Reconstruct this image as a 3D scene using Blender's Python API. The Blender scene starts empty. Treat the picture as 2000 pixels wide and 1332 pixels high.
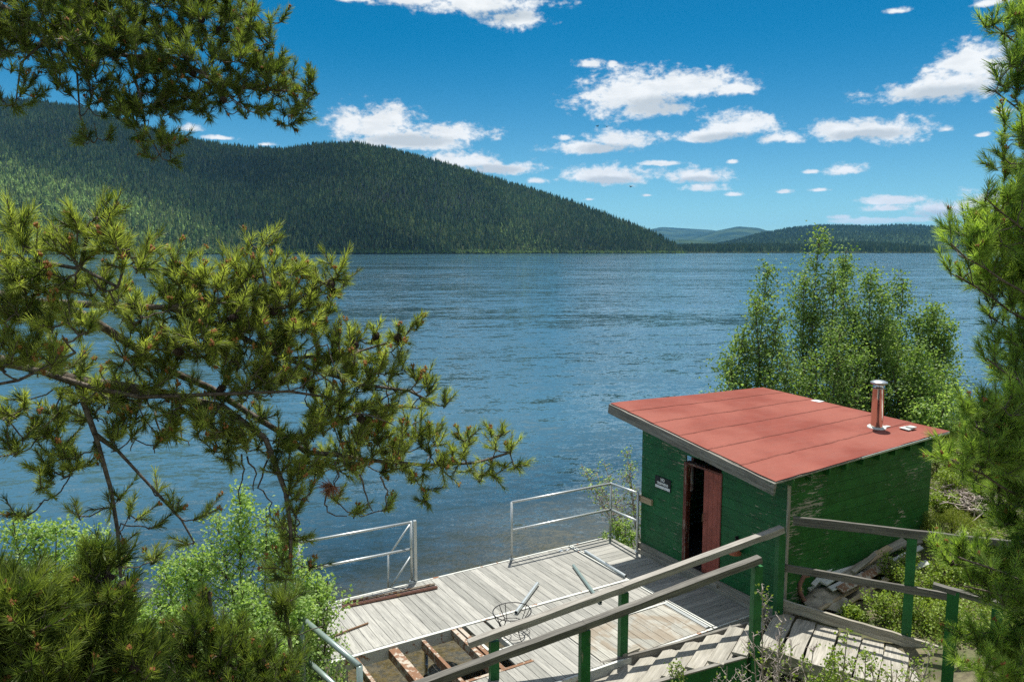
import bpy, math, random
import numpy as np
from mathutils import Vector
random.seed(7); RNG = np.random.default_rng(7)
D = bpy.data; SC = bpy.context.scene; COL = SC.collection

# ------------------------------------------------------------------ camera, sky, sun, exposure
CZ = 6.4
PITCH = math.atan(176/1500)
cam = D.cameras.new('camera'); camo = D.objects.new('camera', cam); COL.objects.link(camo)
cam.lens = 27; cam.sensor_width = 36; cam.clip_start = 0.05; cam.clip_end = 60000
camo.location = (0, 0, CZ); camo.rotation_euler = (math.pi/2-PITCH, 0, 0)
SC.camera = camo
SC.view_settings.view_transform = 'Standard'; SC.view_settings.look = 'None'
SC.view_settings.exposure = 0.47; SC.view_settings.gamma = 1
SC.render.engine = 'CYCLES'
SC.cycles.max_bounces = 7; SC.cycles.transparent_max_bounces = 12; SC.cycles.volume_bounces = 0
SC.cycles.caustics_reflective = False; SC.cycles.caustics_refractive = False
SC.cycles.sample_clamp_indirect = 4; SC.cycles.use_denoising = False

SUN_AZ = math.radians(8)      # to the right of the view axis (+Y)
SUN_EL = math.radians(72.5)
sd = Vector((math.sin(SUN_AZ)*math.cos(SUN_EL), math.cos(SUN_AZ)*math.cos(SUN_EL), math.sin(SUN_EL)))
sun = D.lights.new('sun', 'SUN'); sun.energy = 5.0; sun.angle = math.radians(0.5); sun.color = (1, .965, .89)
suno = D.objects.new('sun', sun); COL.objects.link(suno); suno.rotation_euler = sd.to_track_quat('Z', 'Y').to_euler()

_c, _s = math.cos(PITCH), math.sin(PITCH)
def ray(px, py):
    x = (px-1000)/1500; y = (666-py)/1500
    return (x, _c+y*_s, -_s+y*_c)
def W(px, py, z):
    d = ray(px, py); t = (z-CZ)/d[2]; return Vector((d[0]*t, d[1]*t, z))
def WY(px, py, Y):
    d = ray(px, py); t = Y/d[1]; return Vector((d[0]*t, Y, CZ+d[2]*t))
def onplane(px, py, p0, n):
    d = ray(px, py); k = (p0[0]*n[0]+p0[1]*n[1])/(d[0]*n[0]+d[1]*n[1]); return Vector((d[0]*k, d[1]*k, CZ+d[2]*k))
AL = math.radians(30.8)
U = Vector((-math.sin(AL), math.cos(AL), 0)); V = Vector((math.cos(AL), math.sin(AL), 0)); ZU = Vector((0, 0, 1))
def AB(a, b, z=0): return V*a+U*b+ZU*z
def toab(p): return p[0]*V[0]+p[1]*V[1], p[0]*U[0]+p[1]*U[1]

# ---- node helper
class NT:
    def __init__(s, tree):
        s.t = tree; s.n = tree.nodes; s.l = tree.links; s.n.clear()
    def add(s, typ, **kw):
        nd = s.n.new(typ)
        ins = kw.pop('ins', {})
        for k, v in kw.items(): setattr(nd, k, v)
        for k, v in ins.items():
            sock = nd.inputs[k]
            if isinstance(v, bpy.types.NodeSocket): s.l.new(v, sock)
            else: sock.default_value = v
        return nd
    def math(s, op, a, b=None, c=None, clamp=False):
        i = {0: a}
        if b is not None: i[1] = b
        if c is not None: i[2] = c
        n = s.add('ShaderNodeMath', operation=op, ins=i); n.use_clamp = clamp
        return n.outputs[0]
    def vm(s, op, a, b=None, out=0):
        i = {0: a}
        if b is not None: i[1] = b
        return s.add('ShaderNodeVectorMath', operation=op, ins=i).outputs[out]
    def mix(s, f, a, b, mode='MIX'):
        n = s.n.new('ShaderNodeMix'); n.data_type = 'RGBA'; n.blend_type = mode
        for k, v in ((0, f), (6, a), (7, b)):
            if isinstance(v, bpy.types.NodeSocket): s.l.new(v, n.inputs[k])
            else: n.inputs[k].default_value = v if k == 0 else (tuple(v)+(1,))[:4]
        return n.outputs[2]
    def noise(s, vec, scale, detail=3, rough=.5, dist=0, out=0):
        n = s.add('ShaderNodeTexNoise', ins={'Vector': vec, 'Scale': scale, 'Detail': detail, 'Roughness': rough, 'Distortion': dist})
        return n.outputs[out]
    def ramp(s, f, lo, hi, a=0., b=1.):
        n = s.add('ShaderNodeMapRange', ins={0: f, 1: lo, 2: hi, 3: a, 4: b}); n.interpolation_type = 'SMOOTHSTEP'
        return n.outputs[0]
    def attr(s, name, out='Vector'):
        return s.add('ShaderNodeAttribute', attribute_name=name).outputs[out]

# ---- sky: Nishita plus procedural cumulus by direction
world = D.worlds.new('World'); SC.world = world; world.use_nodes = True
wt = NT(world.node_tree)
sky = wt.add('ShaderNodeTexSky', sky_type='NISHITA'); sky.sun_disc = False
sky.sun_elevation = SUN_EL; sky.sun_rotation = SUN_AZ; sky.altitude = 2500; sky.air_density = 1.0; sky.dust_density = .6; sky.ozone_density = 2.5
gen = wt.add('ShaderNodeTexCoord').outputs['Generated']
sx = wt.add('ShaderNodeSeparateXYZ', ins={0: gen})
az = wt.math('ARCTAN2', sx.outputs[0], sx.outputs[1]); el = wt.math('ARCSINE', sx.outputs[2])
ae = wt.add('ShaderNodeCombineXYZ', ins={0: az, 1: el, 2: 0.}).outputs[0]
skyc = wt.mix(1., sky.outputs[0], wt.mix(wt.ramp(el, -.03, .28), (.38, .54, .50), wt.mix(wt.ramp(el, .34, .6), (.0, .335, .43), (.45, .6, .6))), 'MULTIPLY')
CL = [(940,8,120,24),(800,0,120,16),(1010,40,60,24),(700,-4,60,12),(1150,126,34,13),(1196,127,13,7),(1240,190,118,44),(1270,215,85,19),(1330,170,110,30),
      (1430,176,60,16),(1215,277,68,19),(1140,290,80,14),(1100,270,25,10),(1440,252,78,26),(1375,268,75,12),(1520,272,60,16),
      (1650,257,90,20),(1740,258,80,24),(1850,253,32,9),(1900,130,95,38),(1800,182,125,20),(1870,165,100,36),(1810,138,24,9),
      (735,248,88,36),(800,276,110,22),(890,262,75,18),(900,318,90,18),(985,330,80,14),(1048,354,32,8),(1190,345,92,20),(1150,348,60,14),
      (1365,346,62,17),(1370,368,50,12),(1655,333,42,14),(1584,336,20,6),(1735,392,62,10),(1725,408,55,8),(1870,412,80,24),(1940,400,90,26),
      (1290,320,50,6),(1600,372,26,5),(1530,375,24,6),(370,252,30,11),(430,270,45,6),(520,283,22,5),(1750,23,30,7),(1940,5,50,9),
      (1960,217,30,9),(1700,432,80,6),(1790,430,60,7),(1640,425,30,6),(1430,380,22,5),(1150,390,18,4),(1265,382,18,4),(1430,317,14,6),(1915,265,20,5),
      (-500,200,200,60),(-900,300,160,40),(2500,250,220,50),(2900,120,200,60),(300,-250,300,60),(1500,-350,320,70)]
f = None
for (px, py, rx, ry) in CL:
    d = Vector(ray(px, py)).normalized(); a0 = math.atan2(d.x, d.y); e0 = math.asin(d.z)
    k = math.cos(a0)**2*1.0
    s_ = wt.vm('SUBTRACT', ae, (a0, e0, 0)); s_ = wt.vm('MULTIPLY', s_, (1500/(1.08*rx*max(k, .5)), 1500/(1.18*ry*max(math.cos(a0), .6)), 0))
    s_ = wt.vm('MAXIMUM', s_, wt.vm('MULTIPLY', s_, (-1, -1.45, 0)))
    ln = wt.vm('LENGTH', s_, out=1)
    g = wt.math('SUBTRACT', 1.0 if rx > 60 else (.86 if rx > 34 else .72), ln)
    f = g if f is None else wt.math('MAXIMUM', f, g)
DK = [(1285,207,85,17),(1190,292,70,10),(1430,270,80,9),(800,275,100,10),(1845,182,95,11),(1700,263,80,8),(960,331,80,8),(1190,353,70,7),(980,32,80,9),(1365,352,50,6),(1880,418,90,8)]  # grey ellipses that paint shade into the cloud undersides
dk = None
for (px, py, rx, ry) in DK:
    d = Vector(ray(px, py)).normalized(); a0 = math.atan2(d.x, d.y); e0 = math.asin(d.z)
    s_ = wt.vm('MULTIPLY', wt.vm('SUBTRACT', ae, (a0, e0, 0)), (1500/rx, 1500/(ry*1.5), 0)); g = wt.math('SUBTRACT', 1.0, wt.vm('LENGTH', s_, out=1))
    dk = g if dk is None else wt.math('MAXIMUM', dk, g)
aes = wt.vm('MULTIPLY', ae, (1, 1.6, 1))
n1 = wt.noise(aes, 30, 10, .60, .35); n2 = wt.noise(aes, 12, 3, .5); n3_ = wt.noise(aes, 110, 6, .62)
nn = wt.math('ADD', wt.math('MULTIPLY', wt.math('SUBTRACT', n1, .5), 2.1), wt.math('ADD', wt.math('MULTIPLY', wt.math('SUBTRACT', n2, .5), .6), wt.math('MULTIPLY', wt.math('SUBTRACT', n3_, .5), 1.1)))
fd = wt.math('ADD', f, nn)
cm = wt.math('POWER', wt.ramp(fd, -.20, .56), 1.3)
cm = wt.math('MULTIPLY', cm, wt.ramp(sx.outputs[2], .012, .05))
sh1 = wt.ramp(wt.noise(wt.vm('ADD', wt.vm('MULTIPLY', ae, (.9, 2.6, 1)), (0, .03, 0)), 30, 6, .6), .36, .62)
dkm = wt.math('MULTIPLY', wt.ramp(wt.math('ADD', dk, wt.math('MULTIPLY', nn, .35)), -.05, .6), .9)
shd = wt.math('MULTIPLY', wt.math('SUBTRACT', 1., dkm), wt.math('ADD', .72, wt.math('MULTIPLY', sh1, .28)))
bright = wt.mix(shd, (2.7, 3.0, 3.2, 1), (4.7, 4.8, 4.8, 1))
ccol = wt.mix(cm, skyc, bright)
# unseen broken cloud, added overhead and behind the camera for whiter fill light
hz = wt.math('ADD', wt.math('MAXIMUM', sx.outputs[2], 0.), .18)
pl = wt.add('ShaderNodeCombineXYZ', ins={0: wt.math('DIVIDE', sx.outputs[0], hz), 1: wt.math('DIVIDE', sx.outputs[1], hz), 2: 0.}).outputs[0]
oc = wt.ramp(wt.noise(pl, 1.5, 6, .6), .44, .58)
ovm = wt.math('MAXIMUM', wt.ramp(el, .38, .55), wt.math('MULTIPLY', wt.ramp(sx.outputs[1], -.05, -.3), wt.ramp(el, .03, .2)))
ccol = wt.mix(wt.math('MULTIPLY', oc, ovm), ccol, (4.3, 4.4, 4.4, 1))
bg = wt.add('ShaderNodeBackground', ins={0: ccol, 1: .15})
wt.add('ShaderNodeOutputWorld', ins={0: bg.outputs[0]})
world.cycles.sampling_method = 'AUTOMATIC'

# ------------------------------------------------------------------ mesh helpers
ORG = {}
def tag(o, label=None, cat=None, group=None, kind=None):
    if label: o['label'] = label
    if cat: o['category'] = cat
    if group: o['group'] = group
    if kind: o['kind'] = kind
    return o
def empty(name, loc, label, cat, group=None):
    o = D.objects.new(name, None); COL.objects.link(o); o.location = loc; o.empty_display_size = .1
    ORG[o.name] = Vector(loc); return tag(o, label, cat, group)
def np_mesh(name, verts, faces, mat, parent=None, attrs=None, smooth=False, loc=None):
    """verts (N,3), faces (M,k) uniform or list of arrays; attrs {name: (N,) or (N,3)}"""
    me = D.meshes.new(name)
    verts = np.asarray(verts, dtype=np.float64)
    org = ORG[parent.name] if parent else (Vector(loc) if loc is not None else Vector((0, 0, 0)))
    verts = verts-np.array(org)
    if not isinstance(faces, list): faces = [faces]
    faces = [np.asarray(q, dtype=np.int32) for q in faces if len(q)]
    nl = sum(q.size for q in faces); npol = sum(len(q) for q in faces)
    me.vertices.add(len(verts)); me.vertices.foreach_set('co', verts.astype(np.float32).ravel())
    me.loops.add(nl); me.loops.foreach_set('vertex_index', np.concatenate([q.ravel() for q in faces]))
    me.polygons.add(npol)
    tot = np.concatenate([np.full(len(q), q.shape[1], dtype=np.int32) for q in faces])
    st = np.concatenate([[0], np.cumsum(tot)[:-1]]).astype(np.int32)
    me.polygons.foreach_set('loop_start', st); me.polygons.foreach_set('loop_total', tot)
    me.polygons.foreach_set('use_smooth', np.full(npol, bool(smooth)))
    for k, v in (attrs or {}).items():
        v = np.asarray(v, dtype=np.float32)
        if v.ndim == 1:
            at = me.attributes.new(k, 'FLOAT', 'POINT'); at.data.foreach_set('value', v)
        else:
            at = me.attributes.new(k, 'FLOAT_VECTOR', 'POINT'); at.data.foreach_set('vector', v.ravel())
    me.update(calc_edges=True); me.validate()
    me.materials.append(mat)
    o = D.objects.new(name, me); COL.objects.link(o)
    if parent: o.parent = parent
    elif loc is not None: o.location = loc
    ORG[o.name] = org if not parent else org
    return o

class MB:
    """collects solid pieces; carries 'gr' (grain coordinates along each piece) and 'tint' (random per piece)"""
    def __init__(s): s.v = []; s.f = {3: [], 4: []}; s.g = []; s.t = []
    def _n(s): return len(s.v)
    def hexa(s, o, ex, ey, ez, tint=None, jit=0):
        """box from corner o with edge vectors; grain runs along the longest edge"""
        n = s._n(); o = Vector(o)
        tint = random.random() if tint is None else tint
        L = [ex.length, ey.length, ez.length]; m = L.index(max(L)); off = random.random()*50
        for k in range(8):
            i, j, l = k & 1, (k >> 1) & 1, (k >> 2) & 1
            p = o+ex*i+ey*j+ez*l
            if jit: p = p+Vector([random.uniform(-jit, jit) for _ in range(3)])
            s.v.append(tuple(p)); c = [i*L[0], j*L[1], l*L[2]]
            c = [c[m], c[(m+1) % 3], c[(m+2) % 3]]
            s.g.append((c[0]+off, c[1]+off*.7, c[2])); s.t.append(tint)
        if ex.cross(ey).dot(ez) > 0:
            F = [(0, 2, 3, 1), (4, 5, 7, 6), (0, 1, 5, 4), (2, 6, 7, 3), (0, 4, 6, 2), (1, 3, 7, 5)]
        else:
            F = [(1, 3, 2, 0), (6, 7, 5, 4), (4, 5, 1, 0), (3, 7, 6, 2), (2, 6, 4, 0), (5, 7, 3, 1)]
        for q in F: s.f[4].append([n+x for x in q])
    def beam(s, p0, p1, w, h, up=ZU, tint=None, jit=0, nseg=1, wob=0):
        """bar with cross-section w (sideways) x h (along up), centred on p0-p1"""
        p0 = Vector(p0); p1 = Vector(p1); d = p1-p0
        side = d.cross(Vector(up)).normalized()*w; upv = side.cross(d).normalized()*h
        if nseg == 1: s.hexa(p0-side/2-upv/2, d, side, upv, tint, jit); return
        tint = random.random() if tint is None else tint; off = random.random()*50; n = s._n(); Ld = d.length
        for i in range(nseg+1):
            wv = Vector([random.uniform(-wob, wob) for _ in range(3)])
            c = p0+d*(i/nseg)+wv; sc = 1+random.uniform(-.06, .06) if wob else 1
            for (sa, sb) in ((-.5, -.5), (.5, -.5), (.5, .5), (-.5, .5)):
                s.v.append(tuple(c+side*sa*sc+upv*sb*sc)); s.g.append((Ld*i/nseg+off, sa*w+off*.7, sb*h)); s.t.append(tint)
        for i in range(nseg):
            for k in range(4):
                a = n+i*4+k; b = n+i*4+(k+1) % 4; s.f[4].append([a, b, b+4, a+4])
        s.f[4].append([n+3, n+2, n+1, n]); e = n+nseg*4; s.f[4].append([e, e+1, e+2, e+3])
    def tube(s, pts, r, sides=8, tint=None, cap=True):
        pts = [Vector(p) for p in pts]; tint = random.random() if tint is None else tint
        rs = r if isinstance(r, (list, tuple)) else [r]*len(pts); n = s._n(); off = random.random()*20; acc = 0
        prev = None
        for i, p in enumerate(pts):
            d = (pts[min(i+1, len(pts)-1)]-pts[max(i-1, 0)]).normalized()
            ref = prev if prev is not None else (Vector((0, 0, 1)) if abs(d.z) < .9 else Vector((1, 0, 0)))
            x = (ref-d*ref.dot(d)).normalized(); prev = x; y = d.cross(x)
            if i: acc += (p-pts[i-1]).length
            for k in range(sides):
                a = 2*math.pi*k/sides
                s.v.append(tuple(p+x*math.cos(a)*rs[i]+y*math.sin(a)*rs[i])); s.g.append((acc+off, a*.02+off, 0)); s.t.append(tint)
        for i in range(len(pts)-1):
            for k in range(sides):
                a = n+i*sides+k; b = n+i*sides+(k+1) % sides; s.f[4].append([a, b, b+sides, a+sides])
        if cap:
            for base, rev in ((n, True), (n+(len(pts)-1)*sides, False)):
                c = s._n(); q = pts[0] if rev else pts[-1]
                s.v.append(tuple(q)); s.g.append((off, off, 0)); s.t.append(tint)
                for k in range(sides):
                    a, b = base+k, base+(k+1) % sides
                    s.f[3].append([b, a, c] if rev else [a, b, c])
    def lathe(s, c, prof, sides=20, tint=None, axis=ZU):
        """prof: [(r, h)]"""
        tint = random.random() if tint is None else tint; n = s._n(); c = Vector(c); z = Vector(axis).normalized()
        x = z.orthogonal().normalized(); y = z.cross(x)
        for (r, h) in prof:
            for k in range(sides):
                a = 2*math.pi*k/sides; s.v.append(tuple(c+z*h+x*math.cos(a)*r+y*math.sin(a)*r)); s.g.append((h, a*r, 0)); s.t.append(tint)
        for i in range(len(prof)-1):
            for k in range(sides):
                a = n+i*sides+k; b = n+i*sides+(k+1) % sides; s.f[4].append([a, b, b+sides, a+sides])
    def blob(s, c, r, seed=0, sc=(1, 1, 1), rough=.25, sub=2, tint=None):
        import bmesh
        bm = bmesh.new(); bmesh.ops.create_icosphere(bm, subdivisions=sub, radius=1); n = s._n(); rr = random.Random(seed)
        ph = [(Vector([rr.gauss(0, 1) for _ in range(3)]), rr.uniform(0, 6)) for _ in range(6)]
        tint = rr.random() if tint is None else tint
        for w in bm.verts:
            k = 1+rough*sum(math.sin(w.co.dot(a)*2+b) for a, b in ph)/3
            s.v.append(tuple(Vector(c)+Vector((w.co.x*sc[0], w.co.y*sc[1], w.co.z*sc[2]))*r*k)); s.g.append(tuple(w.co)); s.t.append(tint)
        for q in bm.faces: s.f[3].append([n+w.index for w in q.verts])
        bm.free()
    def build(s, name, mat, parent=None, smooth=False, loc=None):
        return np_mesh(name, s.v, [s.f[3], s.f[4]], mat, parent, {'gr': s.g, 'tint': s.t}, smooth, loc)

# ------------------------------------------------------------------ materials
def newmat(name):
    m = D.materials.new(name); m.use_nodes = True; return m, NT(m.node_tree)
def finish(t, shader): t.add('ShaderNodeOutputMaterial', ins={0: shader})
def bsdf(t, col, rough=.8, bump=None, bstr=.3, bdist=.01, metal=0., spec=.3):
    b = t.add('ShaderNodeBsdfPrincipled', ins={'Roughness': rough, 'Metallic': metal, 'Specular IOR Level': spec})
    if isinstance(col, bpy.types.NodeSocket): t.l.new(col, b.inputs[0])
    else: b.inputs[0].default_value = tuple(col)+(1,)
    if bump is not None:
        bp = t.add('ShaderNodeBump', ins={'Strength': bstr, 'Distance': bdist, 'Height': bump}); t.l.new(bp.outputs[0], b.inputs['Normal'])
    return b.outputs[0]
def wood(name, c1, c2, paint=None, peel=.5, tintamt=.5, grain=1., rough=.85, stain=None, stainamt=.5, lichen=0, pscale=(3.0, 22, 22), corner=0):
    m, t = newmat(name); g = t.attr('gr'); ti = t.attr('tint', 'Fac')
    gs = t.vm('MULTIPLY', g, (1.2, 28, 28)); gn = t.noise(gs, 1.6*grain, 6, .65, .4)
    crack = t.noise(t.vm('MULTIPLY', g, (1.5, 60, 60)), 1.4, 3, .6)
    blotch = t.noise(t.vm('MULTIPLY', g, (1.3, 5, 5)), 2, 4, .6)
    c = t.mix(t.ramp(gn, .3, .7), c1, c2)
    c = t.mix(t.ramp(crack, .62, .70, 0, .75), c, tuple(x*.32 for x in c1))
    c = t.mix(1., c, t.mix(t.math('MULTIPLY', ti, tintamt), (1.1, 1.1, 1.1), (.42, .44, .44)), 'MULTIPLY')
    c = t.mix(t.ramp(blotch, .45, .75, 0, .35), c, tuple(x*.5 for x in c1))
    if stain:
        pos = t.add('ShaderNodeNewGeometry').outputs['Position']
        c = t.mix(t.math('MULTIPLY', t.ramp(t.noise(pos, 2.2, 4, .6, .6), .48, .62), stainamt), c, stain)
    if lichen:
        pos = t.add('ShaderNodeNewGeometry').outputs['Position']
        c = t.mix(t.ramp(t.noise(pos, 30, 3, .7), .66, .72, 0, lichen), c, (.45, .30, .06))
    h = t.math('SUBTRACT', gn, t.ramp(crack, .6, .7, 0, .8))
    r = rough
    if paint:
        pos = t.add('ShaderNodeNewGeometry').outputs['Position']
        pk = t.noise(t.vm('MULTIPLY', g, pscale), 1.6, 8, .74, .4); big = t.noise(pos, 1.0, 3, .6)
        k = t.math('ADD', pk, t.math('MULTIPLY', t.math('SUBTRACT', big, .5), .55))
        if corner:
            sp_ = t.add('ShaderNodeSeparateXYZ', ins={0: pos}); aa = t.math('ADD', t.math('MULTIPLY', sp_.outputs[0], V.x), t.math('MULTIPLY', sp_.outputs[1], V.y))
            k = t.math('ADD', k, t.math('ADD', t.ramp(aa, 9.0, 10.0, corner, 0), t.ramp(sp_.outputs[2], 1.0, 1.5, corner, 0)))
        pm = t.ramp(k, peel, peel+.018)      # 1 = bare
        pc = t.mix(t.ramp(t.noise(pos, 5, 5, .6), .35, .7), paint, tuple(x*.66 for x in paint))
        pc = t.mix(t.math('MULTIPLY', ti, .35), pc, tuple(x*.5 for x in paint))
        c = t.mix(pm, pc, c); h = t.math('SUBTRACT', h, t.math('MULTIPLY', pm, .6))
        r = t.mix(pm, (.5,)*3, (.9,)*3)
    finish(t, bsdf(t, c, r, h, .6, .004, spec=.25)); return m
M = {}
M['deck'] = wood('weathered deck wood', (.255, .25, .228), (.40, .39, .35), tintamt=.55)
M['deckstain'] = wood('stained deck wood', (.28, .27, .235), (.43, .42, .37), tintamt=.5, stain=(.22, .16, .10), stainamt=.55)
M['tread'] = wood('bleached tread wood', (.24, .225, .19), (.42, .395, .34), tintamt=.25, lichen=.7, stain=(.3, .28, .22), stainamt=.35)
M['rail'] = wood('grey rail wood', (.20, .185, .16), (.36, .34, .30), tintamt=.4)
M['raildark'] = wood('dark rail wood', (.085, .08, .07), (.19, .18, .155), tintamt=.4)
M['beamwood'] = wood('fascia wood', (.13, .12, .105), (.30, .285, .25), tintamt=.2, paint=(.02, .10, .045), peel=.30)
M['green'] = wood('green painted boards', (.30, .27, .20), (.50, .46, .36), paint=(.010, .125, .036), peel=.625, tintamt=.3)
M['greenworn'] = wood('worn green boards', (.26, .24, .18), (.46, .42, .33), paint=(.026, .135, .03), peel=.664, tintamt=.3, pscale=(2.6, 20, 20), corner=.10)
M['greenpost'] = wood('green painted posts', (.24, .22, .16), (.40, .38, .28), paint=(.025, .155, .045), peel=.70, tintamt=.2)
M['bare'] = wood('bare grey board', (.22, .20, .16), (.42, .39, .32), tintamt=.5)
M['redwood'] = wood('red brown painted wood', (.30, .25, .2), (.45, .4, .33), paint=(.16, .045, .03), peel=.60)
M['door'] = wood('salmon red painted door', (.36, .16, .12), (.46, .22, .17), paint=(.40, .105, .075), peel=.74)
M['tan'] = wood('tan lumber', (.34, .25, .15), (.56, .45, .30), tintamt=.4)
M['pale'] = wood('pale scrap board', (.42, .44, .42), (.66, .66, .62), tintamt=.4)
M['brownwood'] = wood('brown stick wood', (.17, .10, .06), (.32, .20, .12), tintamt=.2)
def metal(name, col, rust=.5, rough=.4, mt=.8, rustcol=(.19, .08, .035)):
    m, t = newmat(name); pos = t.add('ShaderNodeNewGeometry').outputs['Position']
    n = t.noise(pos, 14, 6, .7); n2 = t.noise(pos, 2.2, 3, .5)
    k = t.ramp(t.math('ADD', n, t.math('MULTIPLY', t.math('SUBTRACT', n2, .5), .6)), rust, rust+.08)
    c = t.mix(k, t.mix(t.noise(pos, 60, 4, .6), col, tuple(x*.7 for x in col)), t.mix(n, rustcol, tuple(x*1.6 for x in rustcol)))
    b = t.add('ShaderNodeBsdfPrincipled', ins={'Base Color': c, 'Roughness': t.mix(k, (rough,)*3, (.9,)*3), 'Metallic': t.math('MULTIPLY', t.math('SUBTRACT', 1., k), mt)})
    bp = t.add('ShaderNodeBump', ins={'Strength': .3, 'Distance': .003, 'Height': n}); t.l.new(bp.outputs[0], b.inputs['Normal'])
    finish(t, b.outputs[0]); return m
M['galv'] = metal('galvanised pipe', (.62, .66, .66), .70, .38, .55)
M['teal'] = metal('green grey pipe', (.30, .38, .35), .70, .4, .4)
M['white_rust'] = metal('pale flaking steel', (.62, .63, .58), .60, .6, .1)
M['rust'] = metal('rusty steel', (.48, .42, .34), .44, .8, .1, (.15, .078, .042))
M['redrust'] = metal('red oxide channel', (.30, .15, .115), .6, .7, .1, (.30, .20, .09))
M['blackwire'] = metal('black wire', (.02, .02, .022), .8, .5, .3)
M['chrome'] = metal('worn stove pipe', (.75, .70, .62), .80, .16, 1.)
M['capmetal'] = metal('grey metal cap', (.55, .58, .60), .78, .35, .8)
def flat(name, col, rough=.8, n=.25, sc=8, spec=.3, bs=.3, bd=.01):
    m, t = newmat(name); pos = t.add('ShaderNodeNewGeometry').outputs['Position']; k = t.noise(pos, sc, 6, .65)
    c = t.mix(t.ramp(k, .3, .7), tuple(x*(1-n) for x in col), tuple(min(1, x*(1+n)) for x in col))
    finish(t, bsdf(t, c, rough, k, bs, bd, spec=spec)); return m
M['tarp'] = flat('grey canvas', (.33, .30, .24), .9, .3, 6)
M['black'] = flat('black enamel', (.008, .008, .009), .5)
M['white'] = flat('white enamel', (.72, .74, .74), .5, .1)
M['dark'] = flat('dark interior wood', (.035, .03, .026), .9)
M['salmon'] = flat('salmon plastic', (.40, .12, .06), .6)
M['flash'] = flat('grey roof flashing', (.55, .56, .53), .7, .2)
M['rock'] = flat('granite rock', (.40, .38, .33), .95, .35, 9, bd=.03)
M['concrete'] = flat('concrete', (.42, .41, .37), .95, .2, 12)
M['birdm'] = flat('dark feathers', (.03, .03, .03), .9)
M['cloudm'] = flat('cloud', (.85, .86, .88), 1., .02, .002)

m, t = newmat('red roll roofing'); g = t.attr('gr'); pos = t.add('ShaderNodeNewGeometry').outputs['Position']
sp = t.noise(pos, 240, 2, .6); n = t.noise(pos, 1.4, 5, .6); n3 = t.noise(pos, 12, 5, .7)
c = t.mix(t.ramp(n, .3, .7), (.205, .056, .040), (.255, .078, .058)); c = t.mix(t.ramp(sp, .35, .65, 0, .5), c, (.17, .045, .036))
c = t.mix(t.ramp(n3, .68, .76, 0, .35), c, (.50, .28, .22)); gx = t.add('ShaderNodeSeparateXYZ', ins={0: g})
wv = t.math('MULTIPLY', t.math('SUBTRACT', t.noise(pos, 5, 4, .7), .5), .022)
seam = t.ramp(t.math('ABSOLUTE', t.math('SUBTRACT', t.math('ADD', gx.outputs[1], wv), .022)), .004, .013, 1, 0)
seam = t.math('MULTIPLY', seam, t.ramp(t.noise(pos, 9, 3, .7), .36, .60, .2, .75))
streak = t.ramp(t.noise(t.vm('MULTIPLY', g, (1, 7, 1)), 2.2, 6, .7, 1.5), .46, .70, 0, .6); c = t.mix(streak, c, (.20, .085, .07))
fadeb = t.ramp(t.noise(pos, .8, 3, .5), .42, .66, 0, .45); c = t.mix(fadeb, c, (.33, .125, .095))
c = t.mix(seam, c, (.06, .026, .02))
vo = t.add('ShaderNodeTexVoronoi', ins={'Vector': pos, 'Scale': 7.}).outputs['Distance']; c = t.mix(t.ramp(vo, .012, .03, .8, 0), c, (.5, .42, .36))
wr = t.add('ShaderNodeMath', operation='MULTIPLY', ins={0: t.noise(t.vm('MULTIPLY', g, (1.5, 5, 1)), 1.6, 3, .5), 1: 6.}).outputs[0]; sp = t.math('ADD', sp, wr)
finish(t, bsdf(t, c, .95, sp, .7, .004, spec=.15)); M['roof'] = m

def leafmat(name, c1, c2, c3=None, trans=.35, rough=.5, tr=1.35, spec=.4):
    m, t = newmat(name); ti = t.attr('tint', 'Fac')
    c = t.mix(ti, c1, c2)
    if c3: c = t.mix(t.ramp(ti, .93, .97), c, c3)
    b = t.add('ShaderNodeBsdfPrincipled', ins={'Base Color': c, 'Roughness': rough, 'Specular IOR Level': spec})
    tl = t.add('ShaderNodeBsdfTranslucent', ins={0: t.mix(1., c, (tr*1.15, tr*1.2, tr*.55), 'MULTIPLY')})
    mx = t.add('ShaderNodeMixShader', ins={0: trans, 1: b.outputs[0], 2: tl.outputs[0]}); finish(t, mx.outputs[0]); return m
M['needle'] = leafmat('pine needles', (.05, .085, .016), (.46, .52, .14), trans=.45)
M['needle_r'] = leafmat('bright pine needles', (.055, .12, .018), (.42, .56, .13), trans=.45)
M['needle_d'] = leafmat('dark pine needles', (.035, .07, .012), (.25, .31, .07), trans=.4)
M['needle_dead'] = leafmat('dead brown needles', (.22, .09, .05), (.35, .16, .10), trans=.2)
M['bud'] = flat('orange pollen cones', (.30, .13, .045), .8, .4, 60)
M['cone'] = flat('dark pine cone', (.045, .03, .025), .9, .4, 90)
M['leaf'] = leafmat('aspen leaves', (.08, .16, .035), (.28, .38, .14), trans=.45, rough=.45, spec=.25)
M['leafl'] = leafmat('pale willow leaves', (.20, .32, .09), (.42, .54, .22), trans=.45, rough=.45, spec=.25)
M['shrub'] = leafmat('shrub leaves', (.13, .22, .025), (.32, .40, .08), trans=.35)
M['juniper'] = leafmat('juniper sprays', (.14, .20, .02), (.30, .34, .05), trans=.2)
M['grassm'] = leafmat('grass', (.12, .19, .03), (.32, .34, .09), (.34, .25, .12), trans=.3)
def bark(name, c1, c2):
    m, t = newmat(name); pos = t.add('ShaderNodeNewGeometry').outputs['Position']; k = t.noise(pos, 45, 6, .7)
    finish(t, bsdf(t, t.mix(t.ramp(k, .3, .7), c1, c2), .95, k, .8, .006)); return m
M['bark'] = bark('pine bark', (.045, .035, .028), (.20, .17, .14))
M['aspbark'] = bark('thin dark bark', (.05, .035, .028), (.16, .13, .10))
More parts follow.
